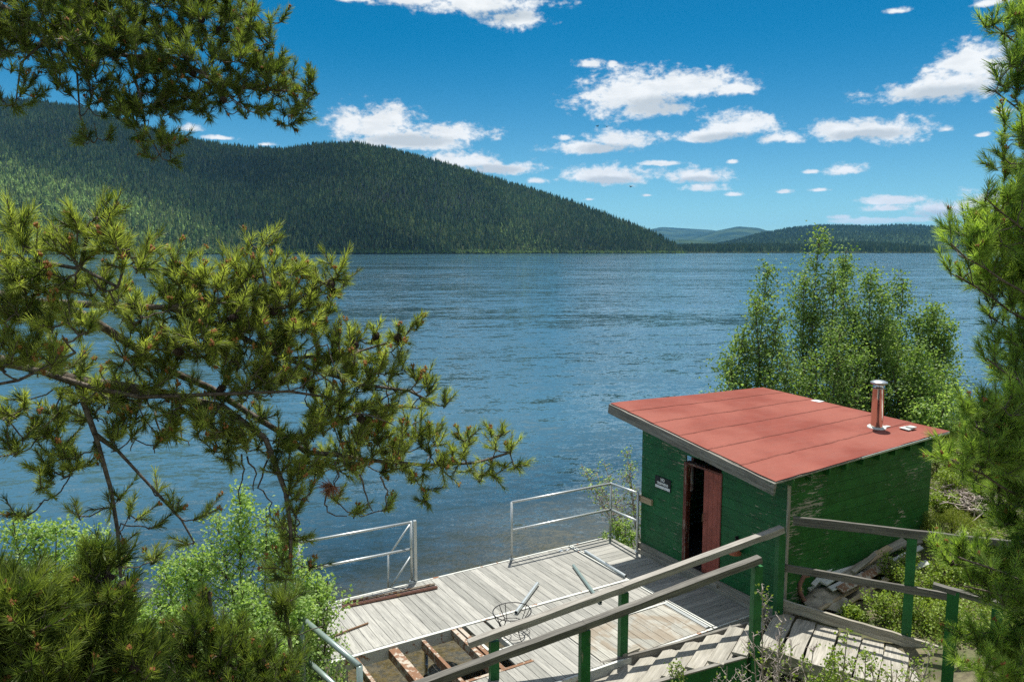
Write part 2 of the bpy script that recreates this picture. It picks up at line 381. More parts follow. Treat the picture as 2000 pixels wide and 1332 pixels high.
M['twig'] = bark('bare grey twigs', (.26, .20, .17), (.52, .46, .42))

# ------------------------------------------------------------------ ground, lake bed, water
def ss(x, a, b):
    x = np.clip((x-a)/(b-a), 0, 1); return x*x*(3-2*x)
def _shore(a):
    return 7.2+3.6*(1-ss(a, 1.5, 3.2))+4.4*ss(a, 7.9, 10.4)+.5*np.sin(a*.35+1)*ss(a, 11, 14)
def gz(x, y):
    x = np.asarray(x, float); y = np.asarray(y, float)
    a = x*V.x+y*V.y; b = x*U.x+y*U.y; s = _shore(a)-b
    land = .45*np.minimum(s, 2)+.07*np.clip(s-2, 0, 50)+.17*np.clip(a-10.5, 0, 7)*ss(s, .5, 3)+.30*np.clip(4.0-b, 0, 22)
    land = land+.5*ss(a, 10.5, 16)*ss(s, 1., 3.)
    bed = -.16*np.minimum(-s, 7)-.3*np.clip(-s-7, 0, 22)
    z = np.where(s > 0, land, bed)
    far = np.hypot(x, y)
    bump = .06*np.sin(x*2.1+y*.7)*np.sin(y*1.7-x*.4)+.03*np.sin(x*5.3)*np.sin(y*4.9+1)
    return z+bump*ss(far, 3, 6)
def G(px, py, off=0):
    z = 1.
    for _ in range(25):
        p = W(px, py, z); z = .5*z+.5*(float(gz(p.x, p.y))+off)
    return W(px, py, z)
xs = np.concatenate([[-16000, -4000, -900, -250, -90], np.arange(-40, 70, .4), [90, 250, 900, 4000, 16000]])
ys = np.concatenate([[-150, -60, -25], np.arange(-12, 70, .4), [90, 200, 600, 1500, 4000, 9000, 17000]])
X, Y = np.meshgrid(xs, ys); Z = gz(X, Y)
Z = np.where(np.hypot(X, Y) > 140, -7.5, Z); Z = np.where((Y < -100), 12, Z)
nx, ny = len(xs), len(ys); idx = np.arange(nx*ny).reshape(ny, nx)
F4 = np.stack([idx[:-1, :-1], idx[:-1, 1:], idx[1:, 1:], idx[1:, :-1]], -1).reshape(-1, 4)
m, t = newmat('soil and lake bed'); pos = t.add('ShaderNodeNewGeometry').outputs['Position']; pz = t.add('ShaderNodeSeparateXYZ', ins={0: pos}).outputs[2]
k = t.noise(pos, 1.2, 6, .65); k2 = t.noise(pos, 9, 6, .7); k3 = t.noise(pos, 40, 3, .7)
land = t.mix(t.ramp(k, .35, .65), (.07, .10, .03), (.19, .165, .10)); land = t.mix(t.ramp(k2, .45, .62), land, (.10, .085, .055))
bed = t.mix(t.ramp(k2, .4, .6), (.23, .18, .105), (.12, .10, .065)); bed = t.mix(t.ramp(k3, .58, .66), bed, (.32, .28, .20))
c = t.mix(t.ramp(pz, .0, .18), bed, land)
finish(t, bsdf(t, c, .95, k2, .8, .05)); M['soil'] = m
tag(np_mesh('ground', np.stack([X, Y, Z], -1).reshape(-1, 3), F4, m, smooth=True), kind='structure')

m, t = newmat('lake water'); pos = t.add('ShaderNodeNewGeometry').outputs['Position']
w3 = t.noise(t.vm('MULTIPLY', pos, (.5, 1.1, 1)), .09, 2, .5)
gust = t.ramp(t.noise(t.vm('MULTIPLY', pos, (.008, .028, 1)), 1., 4, .6, .5), .34, .64, .55, 1.3)
rotp = t.add('ShaderNodeVectorRotate', rotation_type='Z_AXIS', ins={0: pos, 'Angle': math.radians(-9)}).outputs[0]
sl = None
for (sc_, am, st_) in ((15., .36, .7), (5.5, .48, .5), (2.1, .46, .38), (.8, .28, .32), (.25, .30, .28), (.07, .20, .25), (.02, .12, .3)):
    q_ = t.vm('SUBTRACT', t.noise(t.vm('MULTIPLY', rotp, (st_, 1.0, 1)), sc_, 2, .55, .3, out=1), (.5, .5, .5))
    q_ = t.vm('MULTIPLY', q_, (am*.45, am, 0)); sl = q_ if sl is None else t.vm('ADD', sl, q_)
sl = t.vm('MULTIPLY', sl, t.add('ShaderNodeCombineXYZ', ins={0: gust, 1: gust, 2: 0.}).outputs[0])
bp = t.vm('NORMALIZE', t.vm('ADD', sl, (0, 0, 1)))
sep = t.add('ShaderNodeSeparateXYZ', ins={0: pos})
bco = t.math('ADD', t.math('MULTIPLY', sep.outputs[0], U.x), t.math('MULTIPLY', sep.outputs[1], U.y))
deep = t.ramp(t.math('ADD', bco, t.math('MULTIPLY', w3, 3.)), 11.5, 27, .14, 1.)
fr = t.add('ShaderNodeFresnel', ins={0: 1.33, 1: bp}).outputs[0]
gl = t.add('ShaderNodeBsdfGlossy', ins={0: (.92, .97, 1, 1), 1: .03, 'Normal': bp}).outputs[0]
body = t.add('ShaderNodeBsdfDiffuse', ins={0: (.050, .110, .148, 1), 'Normal': bp}).outputs[0]
tr = t.add('ShaderNodeBsdfTransparent', ins={0: (.84, .84, .74, 1)}).outputs[0]
under = t.add('ShaderNodeMixShader', ins={0: deep, 1: tr, 2: body}).outputs[0]
finish(t, t.add('ShaderNodeMixShader', ins={0: fr, 1: under, 2: gl}).outputs[0])
wx = np.array([-16000, -2000, -200, 200, 2000, 16000.]); wy = np.array([-40, 60, 400, 3000, 17000.])
X, Y = np.meshgrid(wx, wy); idx = np.arange(X.size).reshape(X.shape)
F4 = np.stack([idx[:-1, :-1], idx[:-1, 1:], idx[1:, 1:], idx[1:, :-1]], -1).reshape(-1, 4)
tag(np_mesh('water', np.stack([X, Y, X*0], -1).reshape(-1, 3), F4, m), kind='structure')

# ------------------------------------------------------------------ hills and their forests
def interp(pts, x): return np.interp(x, [p[0] for p in pts], [p[1] for p in pts])
def fbm(x, y, seed, oct=5, sc=1.):
    r = np.random.default_rng(seed); z = 0*x; amp = 1
    for o in range(oct):
        for k in range(3):
            th = r.uniform(0, 6.28); ph = r.uniform(0, 6.28)
            z = z+amp*np.sin((x*math.cos(th)+y*math.sin(th))*sc*(1.9**o)+ph)
        amp *= .5
    return z/4
hillm, t = newmat('forest floor'); pos = t.add('ShaderNodeNewGeometry').outputs['Position']
k = t.noise(pos, .012, 8, .7); k2 = t.noise(pos, .06, 6, .7)
c = t.mix(t.ramp(k, .35, .65), (.018, .032, .014), (.05, .058, .026)); c = t.mix(t.ramp(k2, .62, .7), c, (.16, .14, .10))
finish(t, bsdf(t, c, 1., spec=.0))
farm, t = newmat('distant wooded slopes'); pos = t.add('ShaderNodeNewGeometry').outputs['Position']
k = t.noise(t.vm('MULTIPLY', pos, (1, 1, 3)), .0022, 9, .72); k2 = t.noise(pos, .03, 4, .8)
c = t.mix(t.ramp(k, .4, .62), (.018, .036, .018), (.055, .085, .035)); c = t.mix(t.ramp(k2, .5, .7, 0, .6), c, (.012, .024, .014))
finish(t, bsdf(t, c, 1., spec=.0))
fortree, t = newmat('distant conifers'); ti = t.attr('tint', 'Fac'); cc = t.attr('tcol')
c = t.mix(1., cc, t.mix(ti, (.55, .55, .58), (1.5, 1.45, 1.35)), 'MULTIPLY')
finish(t, bsdf(t, c, .9, spec=.1))

def hill(name, ridge, ys, yr, x0, x1, gexp=.95, nx=160, ny=40, amp=12, seed=1, mat=hillm, zshore=.4):
    """radial height field from a shoreline distance ys(px) to a ridge distance yr(px); returns surface sampler"""
    def surf(px, tt):
        px = np.asarray(px, float); tt = np.asarray(tt, float)
        a = ys(px); r = yr(px); Yd = a+(r-a)*tt; Xd = (px-1000)/1510*Yd
        zr = (490-interp(ridge, px))/1510*r+CZ
        f_ = np.clip(tt, 0, 1)
        z = zshore+(zr-zshore)*f_**gexp
        nz = fbm(Xd, Yd, seed, 5, .006)*amp*np.sin(f_*math.pi)
        back = np.clip(tt-1, 0, 1); z = z+nz-back*zr*.9
        return np.stack([Xd, Yd, z], -1)
    P, T = np.meshgrid(np.linspace(x0, x1, nx), np.concatenate([[-.02], np.linspace(0, 1, ny), [1.15, 1.5]]))
    S = surf(P, T); S[0, :, 2] = -3; idx = np.arange(P.size).reshape(P.shape)
    F = np.stack([idx[:-1, :-1], idx[:-1, 1:], idx[1:, 1:], idx[1:, :-1]], -1).reshape(-1, 4)
    o = np_mesh(name, S.reshape(-1, 3), F, mat, smooth=True); tag(o, kind='structure'); return surf
def conifers(name, P, H, Wd, tint, col, label, lean=None):
    """low trees: two stacked five-sided cones and a trunk stub; P (n,3)"""
    n = len(P); ns = 5; ang = np.arange(ns)*2*math.pi/ns
    rot = RNG.uniform(0, 6.28, n)
    V_, F_ = [], []
    tmpl = []
    for (zb, zt, rb) in ((.12, .62, 1.), (.42, 1., .62)):
        tmpl.append((zb, zt, rb))
    vs = []
    for (zb, zt, rb) in tmpl:
        for a in ang: vs.append((a, zb, rb))
        vs.append((0, zt, 0.))
    vs = np.array(vs)                            # 12 x 3
    A = vs[None, :, 0]+rot[:, None]; R = vs[None, :, 2]*Wd[:, None]*RNG.uniform(.65, 1.35, (n, len(vs)))
    Zv = vs[None, :, 1]*H[:, None]
    out = np.stack([P[:, None, 0]+np.cos(A)*R, P[:, None, 1]+np.sin(A)*R, P[:, None, 2]+Zv], -1)
    f = []
    for base in (0, 6):
        for k_ in range(5): f.append((base+k_, base+(k_+1) % 5, base+5))
    f = np.array(f); Fc = (f[None]+(np.arange(n)*12)[:, None, None]).reshape(-1, 3)
    tt = np.repeat(tint, 12); cc = np.repeat(col, 12, axis=0)
    return tag(np_mesh(name, out.reshape(-1, 3), Fc, fortree, attrs={'tint': tt, 'tcol': cc}), label, 'forest', kind='stuff')

R1 = [(-300,120),(-200,150),(0,195),(100,202),(180,212),(260,238),(340,262),(420,279),(500,288),(560,291),(620,281),(700,279),(770,291),(860,315),(950,342),(1050,370),(1150,402),(1220,428),(1280,452),(1320,474),(1345,492)]
ysf = lambda p: np.interp(p, [-300, 0, 1345], [1000, 1150, 1950])
yrf = lambda p: np.interp(p, [-300, 0, 700, 1100, 1345], [2300, 2300, 2300, 2250, 2010])
s1 = hill('mountain', [(a, b+7) for a, b in R1], ysf, yrf, -300, 1345, .92, 220, 60, 16, 3)
n = 95000; px = RNG.uniform(-300, 1340, n); tt = RNG.uniform(0, 1, n)**.85
P = s1(px, tt); Hh = RNG.uniform(6, 13, n)*RNG.choice([1, 1, 1.35], n)
keep = RNG.random(n) < np.clip((492-interp(R1, px))/160, .12, 1); P, px, tt, Hh = P[keep], px[keep], tt[keep], Hh[keep]; n = len(P)
patch = fbm(P[:, 0], P[:, 1], 11, 4, .0045); patch2 = fbm(P[:, 0], P[:, 1], 12, 4, .011); pine = np.array((.072, .118, .042)); asp = np.array((.17, .25, .07)); dead = np.array((.25, .235, .20)); olive = np.array((.16, .20, .07))
lowleft = ss(520-px, 0, 400)*ss(.5-tt, 0, .3)
pa = np.clip(ss(patch, .35, .9)*.55+lowleft*.8, 0, .92); pd = np.clip(.10+.5*ss(patch2, .1, .9), 0, .6)
rnd = RNG.random(n); col = np.where((rnd < pa)[:, None], asp, pine)
col = np.where(((rnd > pa) & (RNG.random(n) < pd))[:, None], dead, col); col = np.where((RNG.random(n) < .32)[:, None], olive, col); col = col*(1+.42*np.clip(fbm(P[:, 0], P[:, 1], 15, 4, .008), -1, 1))[:, None]
isdead = (col[:, 0] > .9*col[:, 1]) & (col[:, 2] > .7*col[:, 0]); isasp = (col[:, 1] > 1.4*col[:, 0]) & (col[:, 0] > .12)
Wd = np.where(isdead, Hh*.05, np.where(isasp, Hh*.30, Hh*RNG.uniform(.15, .24, n)))
Hh = np.where(isasp, Hh*.75, Hh)
conifers('forest', P-np.array([0, 0, .5]), Hh, Wd, RNG.random(n), col, 'dense dark conifer forest covering the big mountain across the lake')
# shoreline shrubs strip of the mountain
n = 2500; px = RNG.uniform(-300, 1345, n); P = s1(px, RNG.uniform(0, .012, n)); Hh = RNG.uniform(3, 8, n)
col = np.where((RNG.random(n) < .6)[:, None], np.array((.10, .16, .035)), pine)
conifers('shoreline_thicket', P, Hh, Hh*.5, RNG.random(n), col, 'pale green thicket lining the far shore at the foot of the mountain')
# low wooded point, mid hill, far mountains
R2 = [(1240,486),(1300,482),(1345,479),(1450,478),(1560,479),(1620,474),(1700,474),(1760,478),(1830,486),(1860,492)]
s2 = hill('wooded_point', [(a, b+5) for a, b in R2], lambda p: p*0+2150, lambda p: p*0+2750, 1240, 1862, .7, 60, 12, 2, 5)
n = 9000; px = RNG.uniform(1245, 1850, n); tt = RNG.uniform(0, 1, n); P = s2(px, tt); Hh = RNG.uniform(11, 20, n)
conifers('forest', P, Hh, Hh*.18, RNG.random(n), np.where((RNG.random(n) < .2)[:, None], olive, pine), 'narrow band of conifers on the low point across the lake')
R3 = [(1300,492),(1390,484),(1440,472),(1480,460),(1540,449),(1600,443),(1700,445),(1760,442),(1830,446),(1900,455),(2050,448),(2200,440),(2500,430),(2900,450)]
s3 = hill('hill', R3, lambda p: p*0+3100, lambda p: p*0+4900, 1300, 2900, .8, 120, 24, 14, 8, farm)
n = 9000; px = RNG.uniform(1390, 2100, n); tt = RNG.uniform(0, 1, n)**.6; P = s3(px, tt); Hh = RNG.uniform(12, 22, n)
p3 = fbm(P[:, 0], P[:, 1], 21, 3, .003)
conifers('forest', P, Hh, Hh*.3, RNG.random(n), np.where((p3 > .35)[:, None], np.array((.09, .14, .05)), pine), 'conifers scattered over the long hill beyond the wooded point')
R4 = [(1150,470),(1230,458),(1290,444),(1340,447),(1390,450),(1430,458),(1500,470),(1600,480)]
hill('far_mountain', R4, lambda p: p*0+9000, lambda p: p*0+13000, 1100, 1600, .8, 60, 12, 30, 9, farm)
R5 = [(1300,480),(1360,462),(1400,451),(1440,443),(1480,446),(1520,458),(1600,470),(1700,480)]
hill('far_mountain', R5, lambda p: p*0+7500, lambda p: p*0+10000, 1290, 1720, .9, 60, 12, 25, 10, farm)
R6 = [(1250,484),(1330,468),(1400,472),(1450,474),(1600,478)]
hill('far_hill', R6, lambda p: p*0+5200, lambda p: p*0+6500, 1250, 1620, .8, 40, 10, 10, 12, farm)
# overhead cumulus whose shadow falls on the mountain
mb = MB()
for i, (x, y, r, sx_, sy_) in enumerate([(-700, 2280, 300, 1.3, .8), (-330, 2080, 240, 1.2, .8), (-1450, 2600, 330, 1.2, .8), (-560, 2640, 280, 1.4, .6), (-1050, 2460, 240, 1, .8), (-190, 2420, 200, 1., .8)]):
    mb.blob((x+60, y-20, 1550), r, i, (sx_, sy_, .32), .45, 4)
o = mb.build('cloud', M['cloudm'], smooth=True); tag(o, kind='structure')

# ------------------------------------------------------------------ shed
SA0, SA1, SB0, SB1 = 9.02, 12.62, 7.27, 10.5; SZ = 1.08
shed = empty('shed', AB(SA0, SB0, .9), 'old green board shed with a red sloping roof standing at the lake edge', 'shed')
ra = 8.61; rA = AB(ra, 10.93, 3.64); rD = AB(ra, 7.16, 3.15)
rC = onplane(1853, 843, AB(0, 7.16), U); rB = onplane(1490, 757, AB(0, 10.93), U)
def roofz(a, b):
    fa = (a-ra)/(toab(rC)[0]-ra); fb = (b-7.16)/(10.93-7.16)
    return (1-fb)*((1-fa)*rD.z+fa*rC.z)+fb*((1-fa)*rA.z+fa*rB.z)
BH = .158; TH = .028
def board_wall(mb, a_of, outn, s0, s1, ztop, zbot, holes=(), bh=BH):
    """horizontal boards; a_of(s) gives the point on the wall line; outn the outward normal; ztop(s) slanted top"""
    z = zbot; k = 0
    ex_ = (a_of(1)-a_of(0))
    while z < max(ztop(s0), ztop(s1)):
        z1 = z+bh-.006
        segs = [(s0, s1)]
        for (h0, h1, hz0, hz1) in holes:
            if z1 > hz0 and z < hz1:
                ns = []
                for (p, q) in segs:
                    if h0 > p: ns.append((p, min(q, h0)))
                    if h1 < q: ns.append((max(p, h1), q))
                segs = [x for x in ns if x[1]-x[0] > .01]
        # random butt joints
        out = []
        for (p, q) in segs:
            if q-p > 1.6 and random.random() < .7:
                mm = random.uniform(p+.5, q-.5); out += [(p, mm-.002), (mm+.002, q)]
            else: out.append((p, q))
        for (p, q) in out:
            # clip against the slanted top
            n_ = max(2, int((q-p)/.12)); 
            zt0, zt1 = ztop(p), ztop(q)
            if z >= max(zt0, zt1): continue
            if z >= min(zt0, zt1):       # find where the top meets the lower edge
                f_ = (z-zt0)/(zt1-zt0); mid = p+(q-p)*f_
                if zt0 > zt1: q = mid
                else: p = mid
                zt0, zt1 = ztop(p), ztop(q)
            o = random.uniform(0, .004); hang = .004
            P0, P1 = a_of(p), a_of(q); t0, t1 = min(z1, zt0), min(z1, zt1)
            nb = len(mb.v); tint = random.random(); off = random.random()*50
            for (pp, zz, oo) in ((P0, z, o+hang), (P1, z, o+hang), (P1, t1, o), (P0, t0, o)):
                for dpt in (oo, -TH):
                    w = pp+outn*dpt; w.z = zz; mb.v.append(tuple(w)); mb.g.append(((pp-P0).length+off, zz+off*.7, dpt)); mb.t.append(tint)
            # verts: 0 out,1 in per corner
            c0, c1, c2, c3 = nb, nb+2, nb+4, nb+6
            for q4 in ([c0, c1, c2, c3], [c0+1, c3+1, c2+1, c1+1], [c0, c0+1, c1+1, c1], [c1, c1+1, c2+1, c2], [c2, c2+1, c3+1, c3], [c3, c3+1, c0+1, c0]):
                mb.f[4].append(q4)
        z += bh; k += 1
nV, nU = -V, -U
DB0, DB1 = 8.56, 9.38; DZ1 = 2.86
def lineB(s): return AB(SA0, s)
def lineA(s): return AB(s, SB0)
board_wall(mb, lineB, nV, SB0, SB1, lambda s: roofz(SA0, s)-.035, SZ, [(DB0, DB1, 0, DZ1)])
front = mb.build('front_wall', M['green'], shed)
mb = MB(); board_wall(mb, lineA, nU, SA0, SA1, lambda s: roofz(s, SB0)-.035, SZ-.25)
side = mb.build('side_wall', M['greenworn'], shed); tag(side, 'green board wall under the rafter tails with the paint flaking off')
mb = MB(); board_wall(mb, lambda s: AB(s, SB1), U, SA0, SA1, lambda s: roofz(s, SB1)-.035, SZ-.5, [(SA0+.62, SA0+1.25, 1.85, 2.95)]); mb.build('lake_wall', M['green'], shed)
mb = MB(); board_wall(mb, lambda s: AB(SA1, s), V, SB0, SB1, lambda s: roofz(SA1, s)-.035, SZ-.3); mb.build('back_wall', M['green'], shed)
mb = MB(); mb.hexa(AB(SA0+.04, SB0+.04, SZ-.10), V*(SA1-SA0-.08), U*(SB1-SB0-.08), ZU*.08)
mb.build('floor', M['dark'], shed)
# inside lining studs and the window frame in the lake wall
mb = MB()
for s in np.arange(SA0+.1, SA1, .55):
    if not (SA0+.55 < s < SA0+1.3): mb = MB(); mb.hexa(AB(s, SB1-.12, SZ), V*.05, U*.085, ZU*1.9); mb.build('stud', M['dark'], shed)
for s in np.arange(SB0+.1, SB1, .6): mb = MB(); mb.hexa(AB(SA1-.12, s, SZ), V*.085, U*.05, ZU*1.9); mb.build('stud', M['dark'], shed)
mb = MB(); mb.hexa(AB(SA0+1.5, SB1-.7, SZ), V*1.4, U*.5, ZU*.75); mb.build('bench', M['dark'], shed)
mb = MB()
for (s0, s1, z0, z1) in ((SA0+.56, SA0+.62, 1.8, 3.0), (SA0+1.25, SA0+1.31, 1.8, 3.0), (SA0+.62, SA0+1.25, 1.79, 1.85), (SA0+.62, SA0+1.25, 2.95, 3.0), (SA0+.92, SA0+.95, 1.85, 2.95)):
    mb.hexa(AB(s0, SB1-.03, z0), V*(s1-s0), U*.07, ZU*(z1-z0))
mb.build('window_frame', M['redwood'], shed)
# sill board along the foot of the front wall, corner boards
mb = MB(); mb.hexa(AB(SA0-.055, SB0-.02, .905), V*.05, U*(SB1-SB0+.02), ZU*.17, jit=.004); mb.hexa(AB(SA0-.10, SB0+.3, .86), V*.042, U*(SB1-SB0-.3), ZU*.12, jit=.004)
mb.build('sill_board', M['bare'], shed)
mb = MB(); mb.hexa(AB(SA0-.022, SB0-.03, SZ-.25), V*.05, U*.022, ZU*(roofz(SA0, SB0)-SZ+.18), jit=.002)
mb.build('corner_board', M['bare'], shed)
# door frame and half open door
fr_ = MB(); 
fr_.hexa(AB(SA0-.02, DB1-.012, .94), V*.13, U*.035, ZU*(DZ1-.94)); fr_.hexa(AB(SA0-.028, DB1-.055, .94), V*.04, U*.042, ZU*(DZ1-.96))
fr_.hexa(AB(SA0-.015, DB0-.02, .94), V*.12, U*.02, ZU*(DZ1-.94))
fr_.hexa(AB(SA0-.015, DB0, DZ1-.035), V*.12, U*(DB1-DB0-.012), ZU*.035)
df = fr_.build('door_frame', M['redwood'], shed)
mb = MB(); mb.hexa(AB(SA0-.10, DB0-.05, .985), V*.16, U*(DB1-DB0+.06), ZU*.05); mb.build('threshold', M['bare'], shed)
dr = MB(); 
w_ = .105
for k in range(4): dr.hexa(AB(SA0+.035, DB0+.005+k*w_, 1.06), V*.035, U*(w_-.004), ZU*(DZ1-1.11), tint=.3+.1*k)
door = dr.build('door', M['door'], shed)
h_ = MB(); h_.tube([AB(SA0+.01, DB0+.38, 1.95), AB(SA0-.02, DB0+.38, 1.95), AB(SA0-.02, DB0+.38, 2.08), AB(SA0+.02, DB0+.38, 2.08)], .008, 6); h_.build('handle', M['rust'], door)
# roof: deck boards, laid strips, fascia, rafter tails
aC = toab(rC)[0]; aB = toab(rB)[0]
def rp(fa, fb, dz=0):
    a0 = ra; a1 = aC+(aB-aC)*fb; b = 7.16+(10.93-7.16)*fb
    p0 = rD.lerp(rA, fb); p1 = rC.lerp(rB, fb); p = p0.lerp(p1, fa); return p+ZU*dz
mb = MB(); NS = 6; cuts = [0, .155, .31, .475, .645, .82, 1.]
cuts = [0, .17, .345, .52, .69, .86, 1.0]
for i in range(NS):
    nseg = 24; n = len(mb.v)
    for j in range(nseg+1):
        fa = j/nseg
        for (fb, dz, gy) in ((cuts[i], .010, 0), ((cuts[i]+cuts[i+1])/2, .008, .35), (cuts[i+1]+(.015 if i < NS-1 else 0), .005, .70)):
            wob = .004*math.sin(fa*9)+random.uniform(-.0006, .0006)
            edge = random.uniform(-.012, .012) if (i > 0 and fb == cuts[i]) or (fb == cuts[0]) or j in (0, nseg) else 0
            p = rp(fa, fb, dz+wob+.004*i*0)+U*edge+(V*random.uniform(-.012, .012) if j in (0, nseg) else V*0)
            mb.v.append(tuple(p)); mb.g.append((fa*4.2, gy if i or gy else .2, 0)); mb.t.append(.5)
    for j in range(nseg):
        for k in range(2):
            a = n+j*3+k; mb.f[4].append([a, a+3, a+4, a+1])
    # vertical joint edges (thickness skirt) along the lower edge
roof = mb.build('roof', M['roof'], shed, smooth=False)
mb = MB()
n = 0
for i in range(12):
    for j in range(12):
        n = len(mb.v); c4 = [(i/12, j/12), ((i+1)/12, j/12), ((i+1)/12, (j+1)/12), (i/12, (j+1)/12)]
        for dz in (-.030, -.008):
            for (x_, y_) in c4: p = rp(x_, y_, dz); mb.v.append(tuple(p)); mb.g.append(tuple(p)); mb.t.append(.4)
        mb.f[4] += [[n+3, n+2, n+1, n], [n+4, n+5, n+6, n+7]]
        if j == 0: mb.f[4].append([n, n+1, n+5, n+4])
        if i == 11: mb.f[4].append([n+1, n+2, n+6, n+5])
        if j == 11: mb.f[4].append([n+2, n+3, n+7, n+6])
        if i == 0: mb.f[4].append([n+3, n, n+4, n+7])
mb.build('roof_boards', M['bare'], roof)
mb = MB(); a0, a1 = rp(0, 0, -.10)-V*.02, rp(0, 1, -.10)-V*.02; mb.beam(a0-U*.01, a1+U*.01, .04, .17, tint=.3, nseg=14, wob=.003); mb.build('fascia', M['beamwood'], roof)
for k in range(11):
    a = SA0-.02+k*.405
    if a > aC-.05: break
    mb = MB(); zb = roofz(a, 7.27); zt = roofz(a, 7.20)
    mb.hexa(AB(a-.02, 7.165, zt-.145), V*.04, U*.35, ZU*.115+V*0, jit=.003); mb.build('rafter_tail', M['greenworn'], roof)
mb = MB(); mb.beam(rp(.45, .0, -.012)-U*.012, rp(1, 0, -.012)-U*.012, .012, .03); mb.build('drip_edge', M['galv'], roof)
# stove pipe
cz0 = roofz(*toab(W(1712, 838, 3.4)))
cp = None
zz = 3.4
for _ in range(12):
    q = W(1712, 836, zz); zz = roofz(*toab(q))
cp = W(1712, 836, zz); dist = cp.y
hpx = (836-742)*cp.y/1520
mb = MB(); r_ = .098
mb.lathe(cp, [(r_, -.03), (r_, hpx-.11), (r_+.006, hpx-.11), (r_+.006, hpx-.10), (r_*.96, hpx-.10), (r_*.96, hpx-.03)], 24)
pipe = mb.build('stove_pipe', M['chrome'], roof, smooth=True)
mb = MB(); mb.lathe(cp, [(r_+.003, hpx-.115), (r_+.004, hpx-.085)], 24); mb.build('band', M['black'], pipe)
mb = MB(); mb.lathe(cp, [(.001, hpx+.035), (.08, hpx+.028), (.132, hpx+.008), (.140, hpx-.002), (.140, hpx-.022), (.128, hpx-.024), (.09, hpx-.012), (.001, hpx-.012)], 28); mb.lathe(cp, [(.116, hpx-.028), (.117, hpx-.036), (.05, hpx-.034)], 28); mb.build('rain_cap', M['capmetal'], pipe, smooth=True)
for k in range(4):
    an = k*math.pi/2+.4; d_ = Vector((math.cos(an), math.sin(an), 0))*r_*.93; mb = MB(); mb.tube([cp+d_+ZU*(hpx-.06), cp+d_+ZU*(hpx-.02)], .006, 5); mb.build('cap_stay', M['redrust'], pipe)
mb = MB(); nrm = (rp(1, .2)-rp(0, .2)).cross(rp(.5, 1)-rp(.5, 0)).normalized()
mb.lathe(cp+nrm*.012, [(.155, .0), (.15, .014), (.09, .022), (.085, .012)], 26, axis=nrm); mb.hexa(cp+V*.10-U*.10+nrm*.012, V*.14, U*.07, nrm*.012, jit=.01); mb.build('flashing', M['flash'], roof)
vp = None; zz = 3.4
for _ in range(12): q = W(1770, 838, zz); zz = roofz(*toab(q))
vp = W(1772, 838, zz+.01)
mb = MB(); mb.hexa(vp-V*.11-U*.09+nrm*.014, V*.22, U*.17, nrm*.008, jit=.008); mb.hexa(vp-V*.03-U*.10+nrm*.022, V*.14, U*.12, nrm*.03, jit=.006)
mb.build('vent_patch', M['flash'], roof)
zz = 3.5; mb = MB(); q = rp(.43, .985, .02); mb.hexa(rp(.99, .62, .014)-V*.12, V*.16, U*.2, ZU*.006); mb.build('tin_patch', M['white'], roof)
# wood block and rusty shade-like bracket on the front wall
mb = MB(); mb.hexa(AB(SA0-.045, 10.18, 1.86), V*.04, U*.42, ZU*.10, jit=.003); mb.build('wood_block', M['tan'], shed)
q = onplane(1446, 1072, AB(SA0, 0), V)
mb = MB(); mb.lathe(q-V*.12, [(.02, .06), (.10, -.03), (.105, -.05), (.02, -.02)], 16); sc_ = mb.build('wall_shade', M['salmon'], shed)
q2 = onplane(1441, 1046, AB(SA0, 0), V); mb = MB(); mb.beam(q2-V*.03, q-V*.05+ZU*.03, .05, .025); mb.build('shade_arm', M['black'], shed)
# no trespassing sign
s0 = onplane(1281, 928, AB(SA0, 0), V); s1 = onplane(1311, 955, AB(SA0, 0), V)
bL, bR = toab(s0)[1], toab(s1)[1]; zt_, zb_ = 2.44, 2.22
sign = empty('sign', AB(SA0-.02, (bL+bR)/2, zb_), 'small black and white NO TRESPASSING sign nailed to the green wall beside the door', 'sign')
mb = MB(); mb.hexa(AB(SA0-.018, bR, zb_), V*.006, U*(bL-bR), ZU*(zt_-zb_)); mb.build('board', M['black'], sign)
wS = bL-bR; mb = MB()
mb.hexa(AB(SA0-.0215, bR+.012, zb_+.014), V*.003, U*(wS-.024), ZU*.050); 
mb.build('blank_panel', M['white'], sign)
def text(s, c_ab, size, z):
    cu = D.curves.new('lettering', 'FONT'); cu.body = s; cu.size = size; cu.align_x = 'CENTER'; cu.extrude = .001; cu.offset = .0026
    tmp = D.objects.new('lettering_curve', cu); COL.objects.link(tmp); bpy.context.view_layer.update()
    me = D.meshes.new_from_object(tmp.evaluated_get(bpy.context.evaluated_depsgraph_get())); D.objects.remove(tmp)
    me.materials.clear(); me.materials.append(M['white']); o = D.objects.new('lettering', me); COL.objects.link(o)
    o.parent = sign; o.rotation_euler = (math.pi/2, 0, math.atan2(-U.y, -U.x)); o.location = AB(SA0-.0225, c_ab, z)-ORG[sign.name]
    o.scale = (.92, 1.15, 1); return o
text('NO', (bL+bR)/2, .07, zb_+.150); text('TRESPASSING', (bL+bR)/2, .052, zb_+.086)

